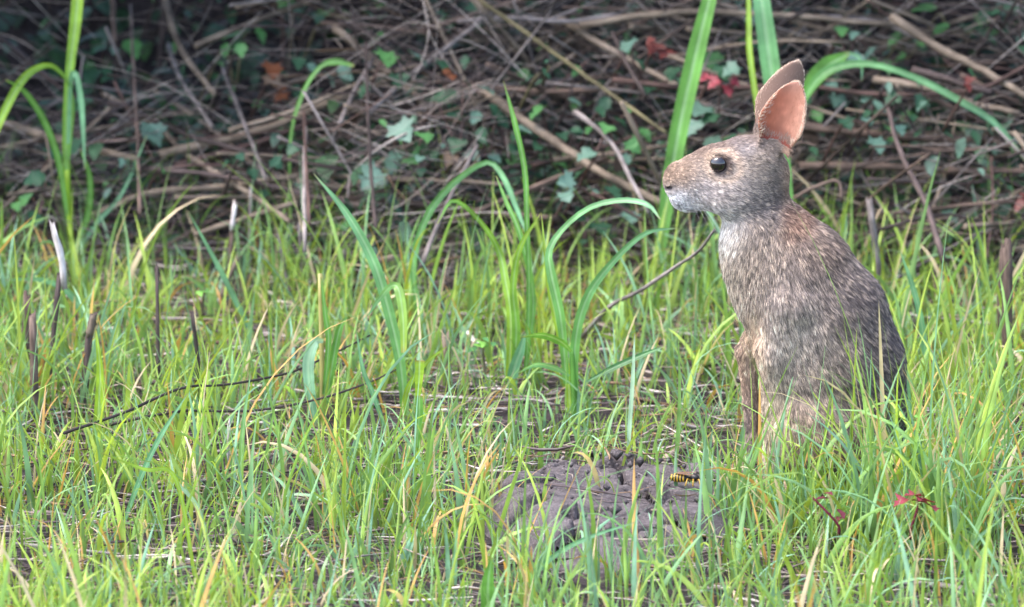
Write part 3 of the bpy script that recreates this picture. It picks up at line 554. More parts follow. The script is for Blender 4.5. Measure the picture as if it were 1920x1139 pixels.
gplant('very tall broad upright blade behind the rabbit\'s face', (1235, 560), [
    dict(pts=[(1236, 555), (1240, 470), (1252, 370), (1274, 240), (1305, 100), (1335, -20), (1350, -80)], w=[10, 18, 30, 36, 36, 26, 20], c='g', c1='g', Y=(0, .06), twist=(0, .1))])
gplant('very tall broad blade standing behind the far ear', (1490, 560), [
    dict(pts=[(1490, 560), (1475, 380), (1455, 200), (1440, 90), (1425, -20), (1418, -80)], w=[16, 28, 36, 38, 32, 24], c='g', c1='b', Y=(0, .05)),
    dict(pts=[(1478, 500), (1430, 260), (1407, 110), (1404, 40), (1403, -60)], w=[8, 12, 14, 12, 9], c='y', Y=(.02, .08))])
gplant('broad grass plant with a tall leaning blade and a folded blade', (752, 800), [
    dict(pts=[(758, 790), (752, 690), (728, 580), (700, 490), (650, 400), (588, 326)], w=[14, 24, 26, 25, 17, 1.5], c='g', c1='b', Y=(0, .03)),
    dict(pts=[(690, 592), (712, 560), (734, 536), (748, 545), (756, 600), (757, 662)], w=[2, 12, 15, 21, 19, 13], c='b', c1='y', Y=(.0, -.03)),
    dict(pts=[(752, 800), (764, 730), (800, 680), (838, 650)], w=[9, 12, 9, 2], c='y', Y=(0, -.03))])
gplant('single long blade arching over with its tip bent down', (790, 640), [
    dict(pts=[(800, 640), (780, 560), (776, 480), (806, 395), (860, 335), (915, 304), (945, 335), (968, 390), (992, 452)], w=[10, 14, 16, 18, 15, 12, 13, 12, 3], c='g', c1='b', Y=(0, .02, -.02), twist=(.2, -.2, .3))])
gplant('slender grass plant with a tall spire and crossing blades', (962, 740), [
    dict(pts=[(985, 720), (992, 560), (988, 420), (984, 320), (965, 230), (944, 152)], w=[10, 13, 12, 13, 13, 1], c='g', Y=(0, .02)),
    dict(pts=[(952, 740), (958, 600), (948, 530), (935, 470), (900, 415), (850, 376), (820, 420)], w=[14, 20, 19, 14, 11, 10, 3], c='y', c1='g', Y=(0, .03, -.01)),
    dict(pts=[(962, 740), (968, 620), (962, 540), (975, 465), (1015, 398)], w=[13, 20, 16, 13, 1], c='g', c1='y', Y=(0, -.02)),
    dict(pts=[(958, 765), (962, 700), (975, 660), (985, 625)], w=[22, 26, 22, 5], c='b', Y=(-.02, -.02)),
    dict(pts=[(985, 700), (1000, 560), (975, 440), (950, 380), (930, 330)], w=[9, 12, 13, 10, 2], c='g', Y=(0, .04))])
gplant('stout grass plant with a long arching tip near rabbit\'s chest', (1075, 800), [
    dict(pts=[(1062, 720), (1052, 600), (1035, 520), (1030, 470), (1060, 425), (1110, 388), (1170, 376), (1215, 385), (1238, 412)], w=[14, 22, 24, 17, 13, 14, 14, 12, 3], c='g', c1='b', Y=(0, .02, -.02), twist=(0, .3, .7, .4)),
    dict(pts=[(1078, 780), (1078, 650), (1100, 560), (1150, 490), (1210, 438), (1270, 428)], w=[16, 22, 22, 15, 11, 2], c='g', c1='b', Y=(0, -.01)),
    dict(pts=[(1072, 660), (1050, 640), (1015, 628), (980, 632)], w=[6, 22, 22, 4], c='g', Y=(-.02, -.05), twist=(.4, .7)),
    dict(pts=[(1068, 705), (1040, 690), (1005, 684), (970, 700)], w=[6, 18, 16, 2], c='b', Y=(-.02, -.05), twist=(.3, .8)),
    dict(pts=[(1100, 716), (1150, 690), (1200, 668), (1245, 650)], w=[5, 15, 14, 3], c='d', Y=(-.02, -.03), twist=(.5, .5)),
    dict(pts=[(1070, 800), (1062, 690), (1030, 540), (1015, 400)], w=[12, 16, 12, 1], c='y', Y=(0, .03))], stem=([(1078, 805), (1076, 720), (1072, 650)], 14, 'g'))
gplant('cut yellow green stem with a pale drooping leaf', (602, 790), [
    dict(pts=[(606, 640), (590, 642), (578, 680), (582, 740), (592, 800)], w=[8, 22, 28, 24, 14], c='p', c1='b', Y=(-.01, -.03)),
    dict(pts=[(608, 740), (616, 640), (610, 590), (602, 520)], w=[10, 14, 12, 4], c='g', Y=(-.005, -.005)),
    dict(pts=[(612, 760), (622, 690), (636, 620), (652, 590)], w=[8, 18, 16, 2], c='g', Y=(0, .0))], stem=([(604, 795), (604, 700), (600, 514)], 11, 's'))
gplant('short stem with a square cut bright leaf standing in grass', (784, 905), [
    dict(pts=[(782, 760), (784, 735), (786, 705), (787, 676)], w=[8, 14, 20, 24], c='y', Y=(0, 0)),
    dict(pts=[(782, 840), (784, 800), (786, 775), (786, 742)], w=[8, 16, 19, 17], c='g', Y=(-.01, -.01))], stem=([(782, 905), (782, 820), (783, 745)], 8, 'y'))
gplant('single pale upright blade growing out of the mud mound', (1177, 905), [
    dict(pts=[(1177, 895), (1181, 800), (1187, 710), (1190, 626)], w=[8, 11, 11, 3], c='p', Y=(0, 0), twist=(.5, .5))], name='grass_shoot')
b0 = ysurf(1600, 150)-.16
gplant('broad bright leaf arching right over the brush beside the ears', (1490, 420), [
    dict(pts=[(1488, 265), (1500, 200), (1528, 148), (1556, 122), (1594, 98)], w=[8, 14, 34, 38, 6], c='g', c1='g', Y=(.0, .02), twist=(.2, .2)),
    dict(pts=[(1490, 265), (1505, 195), (1535, 146), (1575, 124), (1640, 122), (1720, 148), (1800, 190), (1870, 235), (1925, 305)], w=[8, 14, 24, 20, 15, 16, 17, 14, 6], c='g', c1='b', Y=(.0, .02), twist=(.2, .5, .3)),
    dict(pts=[(1590, 98), (1610, 108), (1616, 130), (1615, 152)], w=[6, 8, 6, 1], c='b', Y=(.02, .01))], Yb=b0)
gplant('thin drooping grass leaf with a brown stained tip behind stems', (545, 470), [
    dict(pts=[(546, 450), (544, 270), (566, 180), (598, 128), (630, 116), (664, 124)], w=[5, 7, 11, 10, 17, 8], c='g', c1='g', Y=(.0, .02), twist=(.2, .4))], Yb=.98)
def single(label, pts, w, c, base=None, group=None, c1=None, tw=(0, .3)):
    gplant(label, base or pts[0], [dict(pts=pts, w=w, c=c, c1=c1, Y=(0, -.01), twist=tw)], name='grass_shoot', group=group)
single('tall pale blade rooted right behind the rabbit\'s back', [(1742, 760), (1730, 620), (1712, 540), (1686, 466)], [10, 15, 13, 1], 'b')
single('long bright blade slanting up right beside the rabbit\'s rump', [(1690, 935), (1740, 850), (1780, 760), (1800, 650)], [9, 12, 11, 2], 'y')
single('slim bright blade crossing the rabbit\'s haunch', [(1520, 950), (1560, 850), (1600, 790), (1645, 748)], [8, 10, 9, 2], 'b', c1='g')
single('arched blade bending across the rabbit\'s lower flank', [(1700, 900), (1690, 840), (1650, 800), (1598, 780)], [6, 9, 8, 2], 'g')
single('upright pale blade standing against the rabbit\'s rump', [(1708, 860), (1706, 780), (1702, 720), (1697, 684)], [9, 11, 10, 2], 'b')
single('orange withered blade standing before the rabbit\'s haunch', [(1530, 900), (1534, 870), (1536, 848), (1538, 820)], [8, 10, 8, 2], 'o')
single('orange withered blade leaning in the front right grass', [(1686, 1030), (1668, 1000), (1656, 980), (1648, 962)], [9, 10, 8, 2], 'o')
single('yellow tipped blade at the right grass edge', [(1915, 1060), (1908, 1000), (1900, 960), (1893, 938)], [10, 11, 9, 2], 'y', c1='o')
single('long bright blade slanting across the front right grass', [(1710, 1060), (1770, 1010), (1830, 975), (1880, 945)], [9, 14, 13, 3], 'y', c1='g')
single('long pale blade arching low across mud mound front', [(960, 1128), (1030, 1050), (1100, 1010), (1190, 980)], [10, 12, 10, 2], 'b')
single('broad pointed leaf lying in the front left grass', [(205, 1100), (235, 1080), (262, 1065), (284, 1044)], [8, 22, 20, 2], 'g')
single('long yellow green blade leaning across front left grass', [(370, 1110), (330, 900), (270, 880), (190, 850)], [8, 11, 9, 2], 'y')
single('tall blue green blade leaning right in front left grass', [(225, 1000), (262, 900), (300, 820), (352, 738)], [8, 13, 12, 2], 'b')
single('tall upright bright blade in the front left grass', [(455, 980), (452, 880), (456, 800), (470, 700)], [9, 12, 11, 2], 'y', c1='b')
single('tall pale blade leaning left beside upright bright blade', [(395, 1030), (370, 950), (330, 900), (318, 850)], [7, 10, 9, 2], 'p')
single('wide bright blade with soft edge at the bottom grass', [(920, 1190), (915, 1130), (916, 1085), (922, 1045)], [30, 34, 28, 4], 'g')
single('broad curved blade hanging over the left grass', [(168, 660), (160, 600), (130, 550), (80, 525), (10, 525)], [10, 18, 16, 12, 3], 'b')
single('wide upright bright blade beside dark leaning stub', [(182, 860), (184, 780), (188, 700), (180, 620)], [14, 20, 18, 4], 'y')
single('pale blade crossing left below the folded blade', [(728, 820), (700, 740), (680, 690), (668, 618)], [8, 12, 10, 2], 'b')
single('tall blade standing left of the cut stem', [(480, 640), (440, 560), (410, 500), (352, 395)], [10, 14, 13, 2], 'b')

# ------------------------------------------------------------------ leafy creepers and weeds
def leaf_shape(kind, r):
    """outline points, base at origin, growing along +x"""
    if kind == 'ivy':
        a = [(0, 0), (.05, .16), (-.08, .38), (.18, .40), (.30, .62), (.44, .46), (.52, .30), (.70, .40), (.80, .22), (1, 0)]
    elif kind == 'bramble':
        a = [(0, 0), (.06, .18), (.16, .22), (.2, .34), (.34, .32), (.4, .40), (.52, .32), (.6, .34), (.72, .2), (.8, .2), (1, 0)]
    elif kind == 'maple':
        a = [(0, 0), (.02, .12), (-.12, .42), (.12, .36), (.22, .66), (.36, .40), (.42, .22), (.62, .36), (.74, .16), (1, 0)]
    else:
        a = [(0, 0), (.1, .12), (.25, .23), (.45, .26), (.65, .2), (.85, .09), (1, 0)]
    up = [(x+r.uniform(-.03, .03)*(0 < i < len(a)-1), y*r.uniform(.85, 1.15)) for i, (x, y) in enumerate(a)]
    lo = [(x+r.uniform(-.03, .03), -y*r.uniform(.85, 1.15)) for (x, y) in a[1:-1]]
    return up, lo
LEAFM = {}
def leaf_mesh(kind, colr, var):
    key = (kind, colr, var)
    if key in LEAFM: return LEAFM[key]
    r = random.Random(hash(kind) % 1000+var*17+3); r = random.Random({'ivy': 1, 'bramble': 2, 'maple': 3, 'oval': 4}[kind]*100+var)
    up, lo = leaf_shape(kind, r); n = len(up); V = []; F = []; mid = []
    zf = lambda x, y: .22*abs(y)-.22*x*x+.05*math.sin(9*x+var)*abs(y)*3
    for (x, y) in up: V.append((x, y, zf(x, y)))
    V2 = [up[0]]+lo+[up[-1]]
    i0 = len(V)
    for (x, y) in lo: V.append((x, y, zf(x, y)))
    lo_idx = [0]+list(range(i0, i0+len(lo)))+[n-1]
    m0 = len(V)
    for i in range(1, n-1):
        x = (i)/(n-1.0); V.append((x*.96, 0, zf(x, 0)-.012))
    mi = [0]+list(range(m0, m0+n-2))+[n-1]
    for i in range(n-1):
        for a, b in ((list(range(n)), 1), (lo_idx, -1)):
            f = [mi[i], mi[i+1], a[i+1], a[i]]; f2 = []
            for k in f:
                if k not in f2: f2.append(k)
            F.append(tuple(f2 if b > 0 else f2[::-1]))
    c = LC[colr]; cols = [np.clip(c*(1.25 if k >= m0 else r.uniform(.8, 1.15)), 0, 1) for k in range(len(V))]
    me = mesh_np('leaf', np.array(V), quads=[f for f in F if len(f) == 4], tris=[f for f in F if len(f) == 3], cols=np.array(cols), smooth=True)
    me.materials.append(M['leaf']); LEAFM[key] = me; return me
LC = {'dk': lin((46, 78, 56)), 'md': lin((72, 116, 66)), 'bl': lin((84, 112, 98)), 'br': lin((120, 168, 80)), 'red': lin((88, 42, 38)), 'mar': lin((98, 38, 52)), 'pin': lin((126, 50, 60)), 'or': lin((104, 62, 40)), 'dry': lin((120, 100, 84))}
def put_leaf(root, base, kind, colr, pos, size, heading, pitch, roll, var=None):
    me = leaf_mesh(kind, colr, rnd.randrange(4) if var is None else var); o = link('leaf', me, None, root, np.array(pos)-base)
    o.rotation_euler = (roll, pitch, heading); o.scale = (size,)*3; return o
def creeper(name, label, cat, kind, colrs, leaves, Y, spx=28, stemmat='red', group=None, root_at=None):
    """leaves: pixel places; the stem runs past them"""
    P = [at(x, y, Y+rnd.uniform(-.02, .02)) for x, y in leaves]; st = sorted(P, key=lambda p: p[0])
    if root_at is None: root_at = (st[0][0]-.02, st[0][1]+.06, st[0][2]-.06)
    path = spline(np.vstack([root_at, *[p-np.array([0, -.008, .008]) for p in st]]), 4*len(st)+2)
    base = path[0].copy(); root = empty(name, base, label, cat, group)
    V, q, t, u = tube(path, np.linspace(.0018, .0009, len(path)), 6); link('stem', mesh_np('stem', V-base, quads=q, tris=t, uvs=u), M[stemmat], root)
    for p in P:
        h = rnd.uniform(0, 6.28); s = spx*S1*1.15*rnd.uniform(.75, 1.3)
        # leaves tilt up to the light and mostly toward the open side
        o = put_leaf(root, base, kind, rnd.choice(colrs), p, s, rnd.uniform(-2.8, -.3), rnd.uniform(-.2, .6), rnd.gauss(0, .4))
        o.rotation_euler.rotate_axis('Y', rnd.uniform(0, .4))
    return root
CR = [
 ('ivy', ['dk', 'bl', 'md'], [(735, 300), (712, 318), (770, 290), (745, 232), (790, 250)], 'lobed creeper with large leaves beside black upright stem', -.12, 40),
 ('ivy', ['dk', 'bl', 'md'], [(748, 138), (722, 98), (770, 100), (690, 160)], 'lobed creeper with leaves above the tan stalk bundle', -.1, 34),
 ('ivy', ['dk', 'bl', 'dk'], [(835, 215), (870, 150), (900, 165), (862, 262), (815, 180)], 'dark creeper beside the orange leaf in middle brush', -.1, 32),
 ('bramble', ['dk', 'md', 'bl'], [(930, 215), (965, 238), (900, 240), (955, 270), (915, 290)], 'dark bramble sprig left of thick tan broken stalk', -.04, 30),
 ('ivy', ['dk', 'md', 'dk'], [(1010, 270), (1035, 300), (985, 300), (1050, 250), (1020, 200)], 'dark creeper hanging under thick tan broken stalk', -.03, 32),
 ('ivy', ['bl', 'dk', 'md'], [(1115, 285), (1165, 290), (1140, 235), (1095, 320), (1180, 262)], 'blue green ivy sprig left of the rabbit\'s nose', -.1, 36),
 ('ivy', ['dk', 'bl'], [(1075, 335), (1110, 355), (1060, 360), (1140, 350)], 'blue green ivy sprig low in brush before rabbit\'s chin', -.1, 32),
 ('bramble', ['dk', 'md', 'bl'], [(1150, 220), (1180, 200), (1120, 200), (1200, 240)], 'bramble sprig crossed by the long olive stem', -.04, 30),
 ('ivy', ['dk', 'bl', 'bl'], [(1265, 128), (1190, 110), (1180, 78), (1225, 160), (1290, 150)], 'ivy sprig around the red leaf cluster', -.08, 30),
 ('ivy', ['bl', 'dk', 'bl'], [(1345, 215), (1320, 200), (1385, 125), (1355, 125), (1300, 225)], 'pale ivy sprig between tall blade and the ears', -.1, 36),
 ('bramble', ['dk', 'bl', 'md'], [(1560, 85), (1605, 60), (1590, 105), (1640, 90), (1575, 50)], 'dark bramble sprig above the broad bright leaf', -.04, 34),
 ('ivy', ['bl', 'dk'], [(1582, 222), (1622, 222), (1680, 235), (1640, 260)], 'ivy sprig low behind the near ear', -.1, 32),
 ('oval', ['md', 'md', 'dk'], [(1015, 128), (1000, 140), (1030, 112), (1018, 150)], 'small bright pointed sprig standing in upper brush', -.12, 26),
 ('bramble', ['dk', 'dk', 'md'], [(60, 360), (30, 380), (85, 330), (70, 400)], 'dark bramble leaves low beside tall grass clump', -.1, 38),
 ('ivy', ['dk', 'bl'], [(270, 245), (285, 232), (150, 260), (95, 280)], 'pale ivy leaves behind tall grass clump', -.06, 40),
 ('bramble', ['dk', 'md', 'dk'], [(180, 130), (190, 165), (165, 150), (240, 75), (195, 85)], 'broad weed leaves in the dark behind tall grass clump', -.02, 46),
 ('oval', ['dk', 'md', 'dk'], [(400, 115), (455, 60), (480, 50), (425, 80), (440, 160)], 'dark oval leaves hanging in shrub gap', -.05, 40),
 ('oval', ['dk', 'md', 'dk'], [(640, 20), (600, 30), (790, 40), (820, 20), (720, 60)], 'dark oval leaves at the upper brush left', .02, 44),
 ('oval', ['md', 'dk', 'dk'], [(1850, 15), (1880, 10), (1780, 45), (1760, 15), (1820, 50)], 'broad oval leaves above the thick tan stalk', .02, 52),
 ('oval', ['md', 'dk', 'dk'], [(1700, 100), (1690, 60), (1660, 110), (1720, 75)], 'dark oval leaves behind the knobby stalk end', .03, 40),
 ('bramble', ['dk', 'md'], [(500, 330), (300, 310), (560, 300), (430, 300)], 'dark bramble leaves lying low under dark twigs', .0, 28),
 ('ivy', ['dk', 'bl', 'md'], [(640, 420), (690, 380), (720, 430), (610, 450)], 'dark ivy leaves in the hollow at brush foot', .0, 28),
 ('ivy', ['dk', 'bl', 'dk'], [(1120, 420), (1090, 400), (1150, 440), (1100, 450), (1180, 400)], 'shaded ivy leaves under arching blade tip', -.02, 32),
]
for kind, cs, lv, lb, off, sp in CR:
    Y = np.mean([ysurf(*p) for p in lv])+off
    creeper('creeper', lb, 'creeper', kind, cs, lv, Y, sp, 'red' if kind != 'oval' else 'olive')
for i in range(110):                   # more leafy sprays deeper in and above the picture
    px = rnd.uniform(-300, 2200); py = rnd.uniform(-160, 330); Y = ysurf(min(max(px, 0), 1920), py)+rnd.uniform(-.09, .2)
    kd_ = rnd.choice(['ivy', 'bramble', 'oval'])
    creeper('creeper', 'dark %s leaved spray deep in the brush %s' % ({'ivy': 'lobed', 'bramble': 'toothed', 'oval': 'oval'}[kd_], zone(px)), 'creeper', kd_, ['dk', 'dk', 'md', 'bl'], [(px+rnd.gauss(0, 45), py+rnd.gauss(0, 32)) for _ in range(5)], Y, rnd.uniform(22, 38), 'dark', 'dark leafy sprays in the brush')
RL = [([(1232, 82), (1218, 95), (1248, 92), (1225, 72)], 'maple', ['red'], 'red lobed leaf cluster in brush above rabbit\'s brow', -.14, 26),
      ([(1348, 150), (1330, 142), (1362, 160), (1372, 148)], 'maple', ['red', 'pin'], 'red lobed leaves between tall blades and ears', -.14, 24),
      ([(1820, 145), (1812, 158)], 'maple', ['red'], 'red lobed leaf on the dark red vine right', -.14, 26),
      ([(1912, 362), (1925, 370)], 'oval', ['red'], 'small red leaf at the right brush edge', -.05, 30),
      ([(838, 140), (845, 135)], 'ivy', ['or'], 'small orange brown dead leaf in middle brush', -.12, 26),
      ([(880, 300), (860, 310), (850, 290), (900, 290)], 'ivy', ['dry', 'or'], 'curled brown dead leaves below dark creeper', -.02, 26),
      ([(520, 160), (500, 140), (540, 170), (510, 120)], 'ivy', ['dry', 'or'], 'withered brown leaf cluster in the dark shrub gap', -.02, 34)]
for lv, kind, cs, lb, off, sp in RL: creeper('leafy_sprig', lb, 'leaves', kind, cs, lv, np.mean([ysurf(*p) for p in lv])+off, sp)
def seedling(label, base, stem, leaves, kind, cs, sp, smat):
    b = hit(*base); b[1] -= .17; b[0] = at(base[0], base[1], b[1])[0]; b[2] = gz(b[0], b[1]); Y = b[1]; stem = [(stem[0][0], stem[0][1]+20)]+list(stem); root = empty('seedling', b, label, 'seedling'); W = spline(np.array([at(x, y, Y) for x, y in stem]), 8)
    V, q, t, u = tube(W, np.linspace(.0016, .0009, 8), 6); link('stem', mesh_np('stem', V-b, quads=q, tris=t, uvs=u), M[smat], root)
    for x, y in leaves: put_leaf(root, b, kind, rnd.choice(cs), at(x, y, Y-.004), sp*S1*rnd.uniform(.8, 1.2), rnd.uniform(-2.9, -.2), rnd.uniform(-.5, .2), rnd.gauss(0, .3))
M['maroon'] = stalkmat('maroon_stem', (110, 30, 52), (160, 60, 84))
seedling('bright red lobed seedling in the front right grass', (1708, 992), [(1708, 992), (1716, 968), (1722, 944)], [(1722, 942), (1705, 938), (1738, 940), (1722, 930), (1745, 948)], 'maple', ['pin'], 34, 'maroon')
seedling('maroon seedling with drooping leaves before rabbit\'s foot', (1572, 985), [(1572, 985), (1545, 955), (1520, 930)], [(1560, 935), (1572, 955), (1545, 925), (1578, 970)], 'oval', ['mar'], 34, 'maroon')
seedling('small fresh green herb touching the rabbit\'s rump', (1722, 850), [(1722, 850), (1716, 815), (1708, 795)], [(1700, 790), (1712, 782), (1722, 796), (1695, 800), (1718, 805)], 'oval', ['br'], 26, 'olive')
seedling('small green herb with whorled leaves in middle grass', (908, 690), [(908, 690), (906, 660), (905, 645)], [(905, 642), (890, 640), (922, 642), (905, 634), (915, 650), (895, 652)], 'oval', ['br', 'md'], 28, 'olive')
seedling('small round leaved green herb left of dark leaning blade', (380, 575), [(380, 575), (382, 555), (384, 540)], [(384, 538), (372, 545), (396, 545), (390, 530)], 'oval', ['br', 'md'], 24, 'olive')
# ------------------------------------------------------------------ the rabbit: one continuous body from a distance field
RV = 2.4                              # voxel in photograph pixels (1 px = 0.48 mm at the rabbit)
rx0, rx1, ry0, ry1, rz0, rz1 = 1222, 1740, -135, 135, -12, 850
gx = np.arange(rx0, rx1, RV, dtype=np.float32); gy = np.arange(ry0, ry1, RV, dtype=np.float32); gzz = np.arange(rz0, rz1, RV, dtype=np.float32)
FLD = np.full((len(gx), len(gy), len(gzz)), 60, np.float32)
CZ = 1/.978
def Zp(py): return (925-py)*CZ
def sub(lo, hi):
    s = []
    for g, a, b in zip((gx, gy, gzz), lo, hi):
        i = int(np.searchsorted(g, a)); j = int(np.searchsorted(g, b)); s.append(slice(max(0, i-1), min(len(g), j+1)))
    return tuple(s)
def smin(a, b, k):
    h = np.maximum(k-np.abs(a-b), 0)/k; return np.minimum(a, b)-h*h*k*.25
def cap(a, b, ra, rb, sy=1.0, k=18, carve=False):
    """tapered capsule between two joints given as (px, py, depth)"""
    a = np.array([a[0], a[2] if len(a) > 2 else 0, Zp(a[1])], np.float32); b = np.array([b[0], b[2] if len(b) > 2 else 0, Zp(b[1])], np.float32)
    rm = max(ra, rb)+2*k+4; s = sub(np.minimum(a, b)-rm, np.maximum(a, b)+rm)
    X = gx[s[0]][:, None, None]; Y = gy[s[1]][None, :, None]; Z = gzz[s[2]][None, None, :]
    ba = b-a; h = np.clip(((X-a[0])*ba[0]+(Y-a[1])*ba[1]+(Z-a[2])*ba[2])/max(1e-6, float(ba@ba)), 0, 1)
    d = np.sqrt((X-a[0]-h*ba[0])**2+((Y-a[1]-h*ba[1])/sy)**2+(Z-a[2]-h*ba[2])**2)-(ra+(rb-ra)*h)
    d = d*min(1, sy*.5+.5)
    FLD[s] = -smin(-FLD[s], d, k) if carve else smin(FLD[s], d, k)
def ell(c, r, k=18, rot=0, carve=False):
    c3 = np.array([c[0], c[2] if len(c) > 2 else 0, Zp(c[1])], np.float32); rm = max(r)+2*k+4; s = sub(c3-rm, c3+rm)
    X = gx[s[0]][:, None, None]-c3[0]; Y = gy[s[1]][None, :, None]-c3[1]; Z = gzz[s[2]][None, None, :]-c3[2]
    cr, sr = math.cos(rot), math.sin(rot); U = X*cr+Z*sr; W = -X*sr+Z*cr
    q = np.sqrt((U/r[0])**2+(Y/r[1])**2+(W/r[2])**2); d = (q-1)*min(r)
    FLD[s] = -smin(-FLD[s], d, k) if carve else smin(FLD[s], d, k)
# trunk
TR = [(1446, 468, 90), (1480, 518, 112), (1534, 604, 125), (1562, 690, 129), (1570, 775, 126), (1562, 842, 110)]
for p, q in zip(TR[:-1], TR[1:]): cap((p[0], p[1]), (q[0], q[1]), p[2], q[2], .80, 20)
for sd_ in (-1, 1):
    ell((1560, 808, sd_*78), (112, 52, 84), 12, -.4)                       # haunch
    cap((1484, 560, sd_*70), (1462, 650, sd_*62), 52, 36, .8, 14)          # shoulder and upper arm
    cap((1640, 900, sd_*66), (1462, 906, sd_*72), 22, 17, .9, 12)          # hind foot
cap((1456, 650, -56), (1456, 745, -54), 38, 24, .8, 20); cap((1456, 745, -54), (1450, 850, -52), 23, 16, .85, 12); cap((1450, 850, -52), (1430, 898, -54), 16, 15, .9, 10)
cap((1446, 620, 56), (1402, 672, 58), 34, 20, .8, 14); cap((1402, 672, 58), (1411, 770, 58), 18, 14, .9, 8); cap((1411, 770, 58), (1415, 850, 56), 14, 13, .9, 8); cap((1415, 850, 56), (1398, 898, 56), 14, 13, .9, 8)
for sd_, pxx in ((-1, 1428), (1, 1396)):                                   # toes
    for t_ in (-8, 0, 8): cap((pxx, 896, sd_*55+t_), (pxx-12, 906, sd_*55+t_*1.3), 6, 5, 1, 5)
    for t_ in (-10, -3, 4, 11): cap((1462, 906, sd_*72+t_), (1444, 910, sd_*72+t_*1.2), 7, 6, 1, 5)
ell((1690, 868), (32, 30, 30), 16)                                         # tail
# neck, head
cap((1413, 392), (1446, 474), 63, 86, .78, 24)
ell((1402, 328), (74, 52, 70), 22, -.1); cap((1395, 335), (1335, 337), 64, 57, .74, 20)
cap((1335, 335), (1290, 343), 55, 42, .72, 18); cap((1292, 343), (1277, 346), 42, 29, .74, 14)
for sd_ in (-1, 1):
    ell((1372, 362, sd_*30), (46, 26, 36), 16, .1)                         # cheek
    ell((1288, 362, sd_*13), (26, 16, 21), 8)                              # whisker pad
    ell((1352, 293, sd_*33), (24, 12, 9), 14, -.35)                       # brow
ell((1268, 334), (22, 20, 25), 12); ell((1276, 372), (20, 18, 18), 8); ell((1292, 384), (24, 16, 13), 10)                                         # chin
for sd_ in (-1, 1):
    ell((1255, 350, sd_*15), (7.5, 8, 4.5), 3, .5, carve=True)             # nostril slit
    ell((1345, 303, sd_*54), (17, 16, 15), 6, 0, carve=True)               # eye socket
cap((1258, 366, 0), (1282, 376, -22), 1.6, 1.2, 1, 3, carve=True); cap((1258, 366, 0), (1282, 376, 22), 1.6, 1.2, 1, 3, carve=True)
# ears: thin cupped shells
EARS = [dict(b=(1448, 276, -26), t=(1489, 149, -44), n=(-.2, -.97, .1), w=50), dict(b=(1440, 262, 26), t=(1492, 122, 40), n=(-.3, .94, .1), w=49)]
EARLOC = []
def earhw(u): return (.64+.36*sstep(0, .45, u))*np.clip(1-np.clip(u, 0, 1)**3.2, 0, 1)**.75
def ear(E):
    b = np.array([E['b'][0], E['b'][2], Zp(E['b'][1])]); t = np.array([E['t'][0], E['t'][2], Zp(E['t'][1])]); L = np.linalg.norm(t-b); a = (t-b)/L
    n = np.array(E['n']); n = n-a*(n@a); n /= np.linalg.norm(n); wv = np.cross(a, n); EARLOC.append((b, a, n, wv, L, E['w']))
    lo = np.minimum(b, t)-60; hi = np.maximum(b, t)+60; s = sub(lo, hi)
    X = gx[s[0]][:, None, None]-b[0]; Y = gy[s[1]][None, :, None]-b[1]; Z = gzz[s[2]][None, None, :]-b[2]
    u = (X*a[0]+Y*a[1]+Z*a[2])/L; sw = X*wv[0]+Y*wv[1]+Z*wv[2]; nn = X*n[0]+Y*n[1]+Z*n[2]
    uc = np.clip(u, 0, 1)
    hw = E['w']*.92*earhw(uc)
    cup = (sw/E['w'])**2*E['w']*.62*(1.45-.8*uc)-8
    d = np.maximum(np.abs(nn-cup)*.8-(3.9-1.0*uc), (np.abs(sw)-hw)*.85); d = np.maximum(d, (np.abs(u-.5)-.5)*L*.8)
    FLD[s] = smin(FLD[s], d.astype(np.float32), 5)
for E in EARS: ear(E)
for sd_, E in zip((-1, 1), EARS): cap((1428, 292, sd_*20), (E['b'][0]-4, E['b'][1]-6, E['b'][2]-sd_*12), 24, 14, .9, 20)
def surface_nets(F):
    ins = F < 0; nx, ny, nz = F.shape; c = np.zeros((nx-1, ny-1, nz-1), np.int8)
    for i in (0, 1):
        for j in (0, 1):
            for k in (0, 1): c += ins[i:nx-1+i, j:ny-1+j, k:nz-1+k]
    act = (c > 0) & (c < 8); I = np.argwhere(act); idm = np.full(act.shape, -1, np.int32); idm[act] = np.arange(len(I))
    acc = np.zeros((len(I), 3)); cnt = np.zeros(len(I)); cs = [(i, j, k) for i in (0, 1) for j in (0, 1) for k in (0, 1)]
    val = {o: F[I[:, 0]+o[0], I[:, 1]+o[1], I[:, 2]+o[2]].astype(float) for o in cs}
    for o in cs:
        for ax in range(3):
            if o[ax] == 0:
                p = list(o); p[ax] = 1; p = tuple(p); a, b = val[o], val[p]; m = (a < 0) != (b < 0); t = np.where(m, a/(a-b+1e-20), 0)
                q = np.tile(np.array(o, float), (len(I), 1)); q[:, ax] += t; acc[m] += q[m]; cnt[m] += 1
    V = I+acc/np.maximum(cnt, 1)[:, None]; Q = []
    for ax in range(3):
        a, b = [slice(1, -1)]*3, [slice(1, -1)]*3; a[ax] = slice(0, -1); b[ax] = slice(1, None)
        m = ins[tuple(a)] != ins[tuple(b)]; E = np.argwhere(m); fl = ins[tuple(a)][m]
        off = np.array([1, 1, 1]); off[ax] = 0; E = E+off; o1, o2 = [(1, 2), (2, 0), (0, 1)][ax]
        d1 = np.zeros(3, int); d1[o1] = 1; d2 = np.zeros(3, int); d2[o2] = 1
        q = np.stack([idm[tuple((E-d1-d2).T)], idm[tuple((E-d2).T)], idm[tuple(E.T)], idm[tuple((E-d1).T)]], 1)
        q[~fl] = q[~fl][:, ::-1]; Q.append(q)
    return V, np.vstack(Q)
RVv, RQ = surface_nets(FLD); RVv = RVv*RV+np.array([gx[0], gy[0], gzz[0]])
RVv = relax(RVv, RQ, 2, .5)
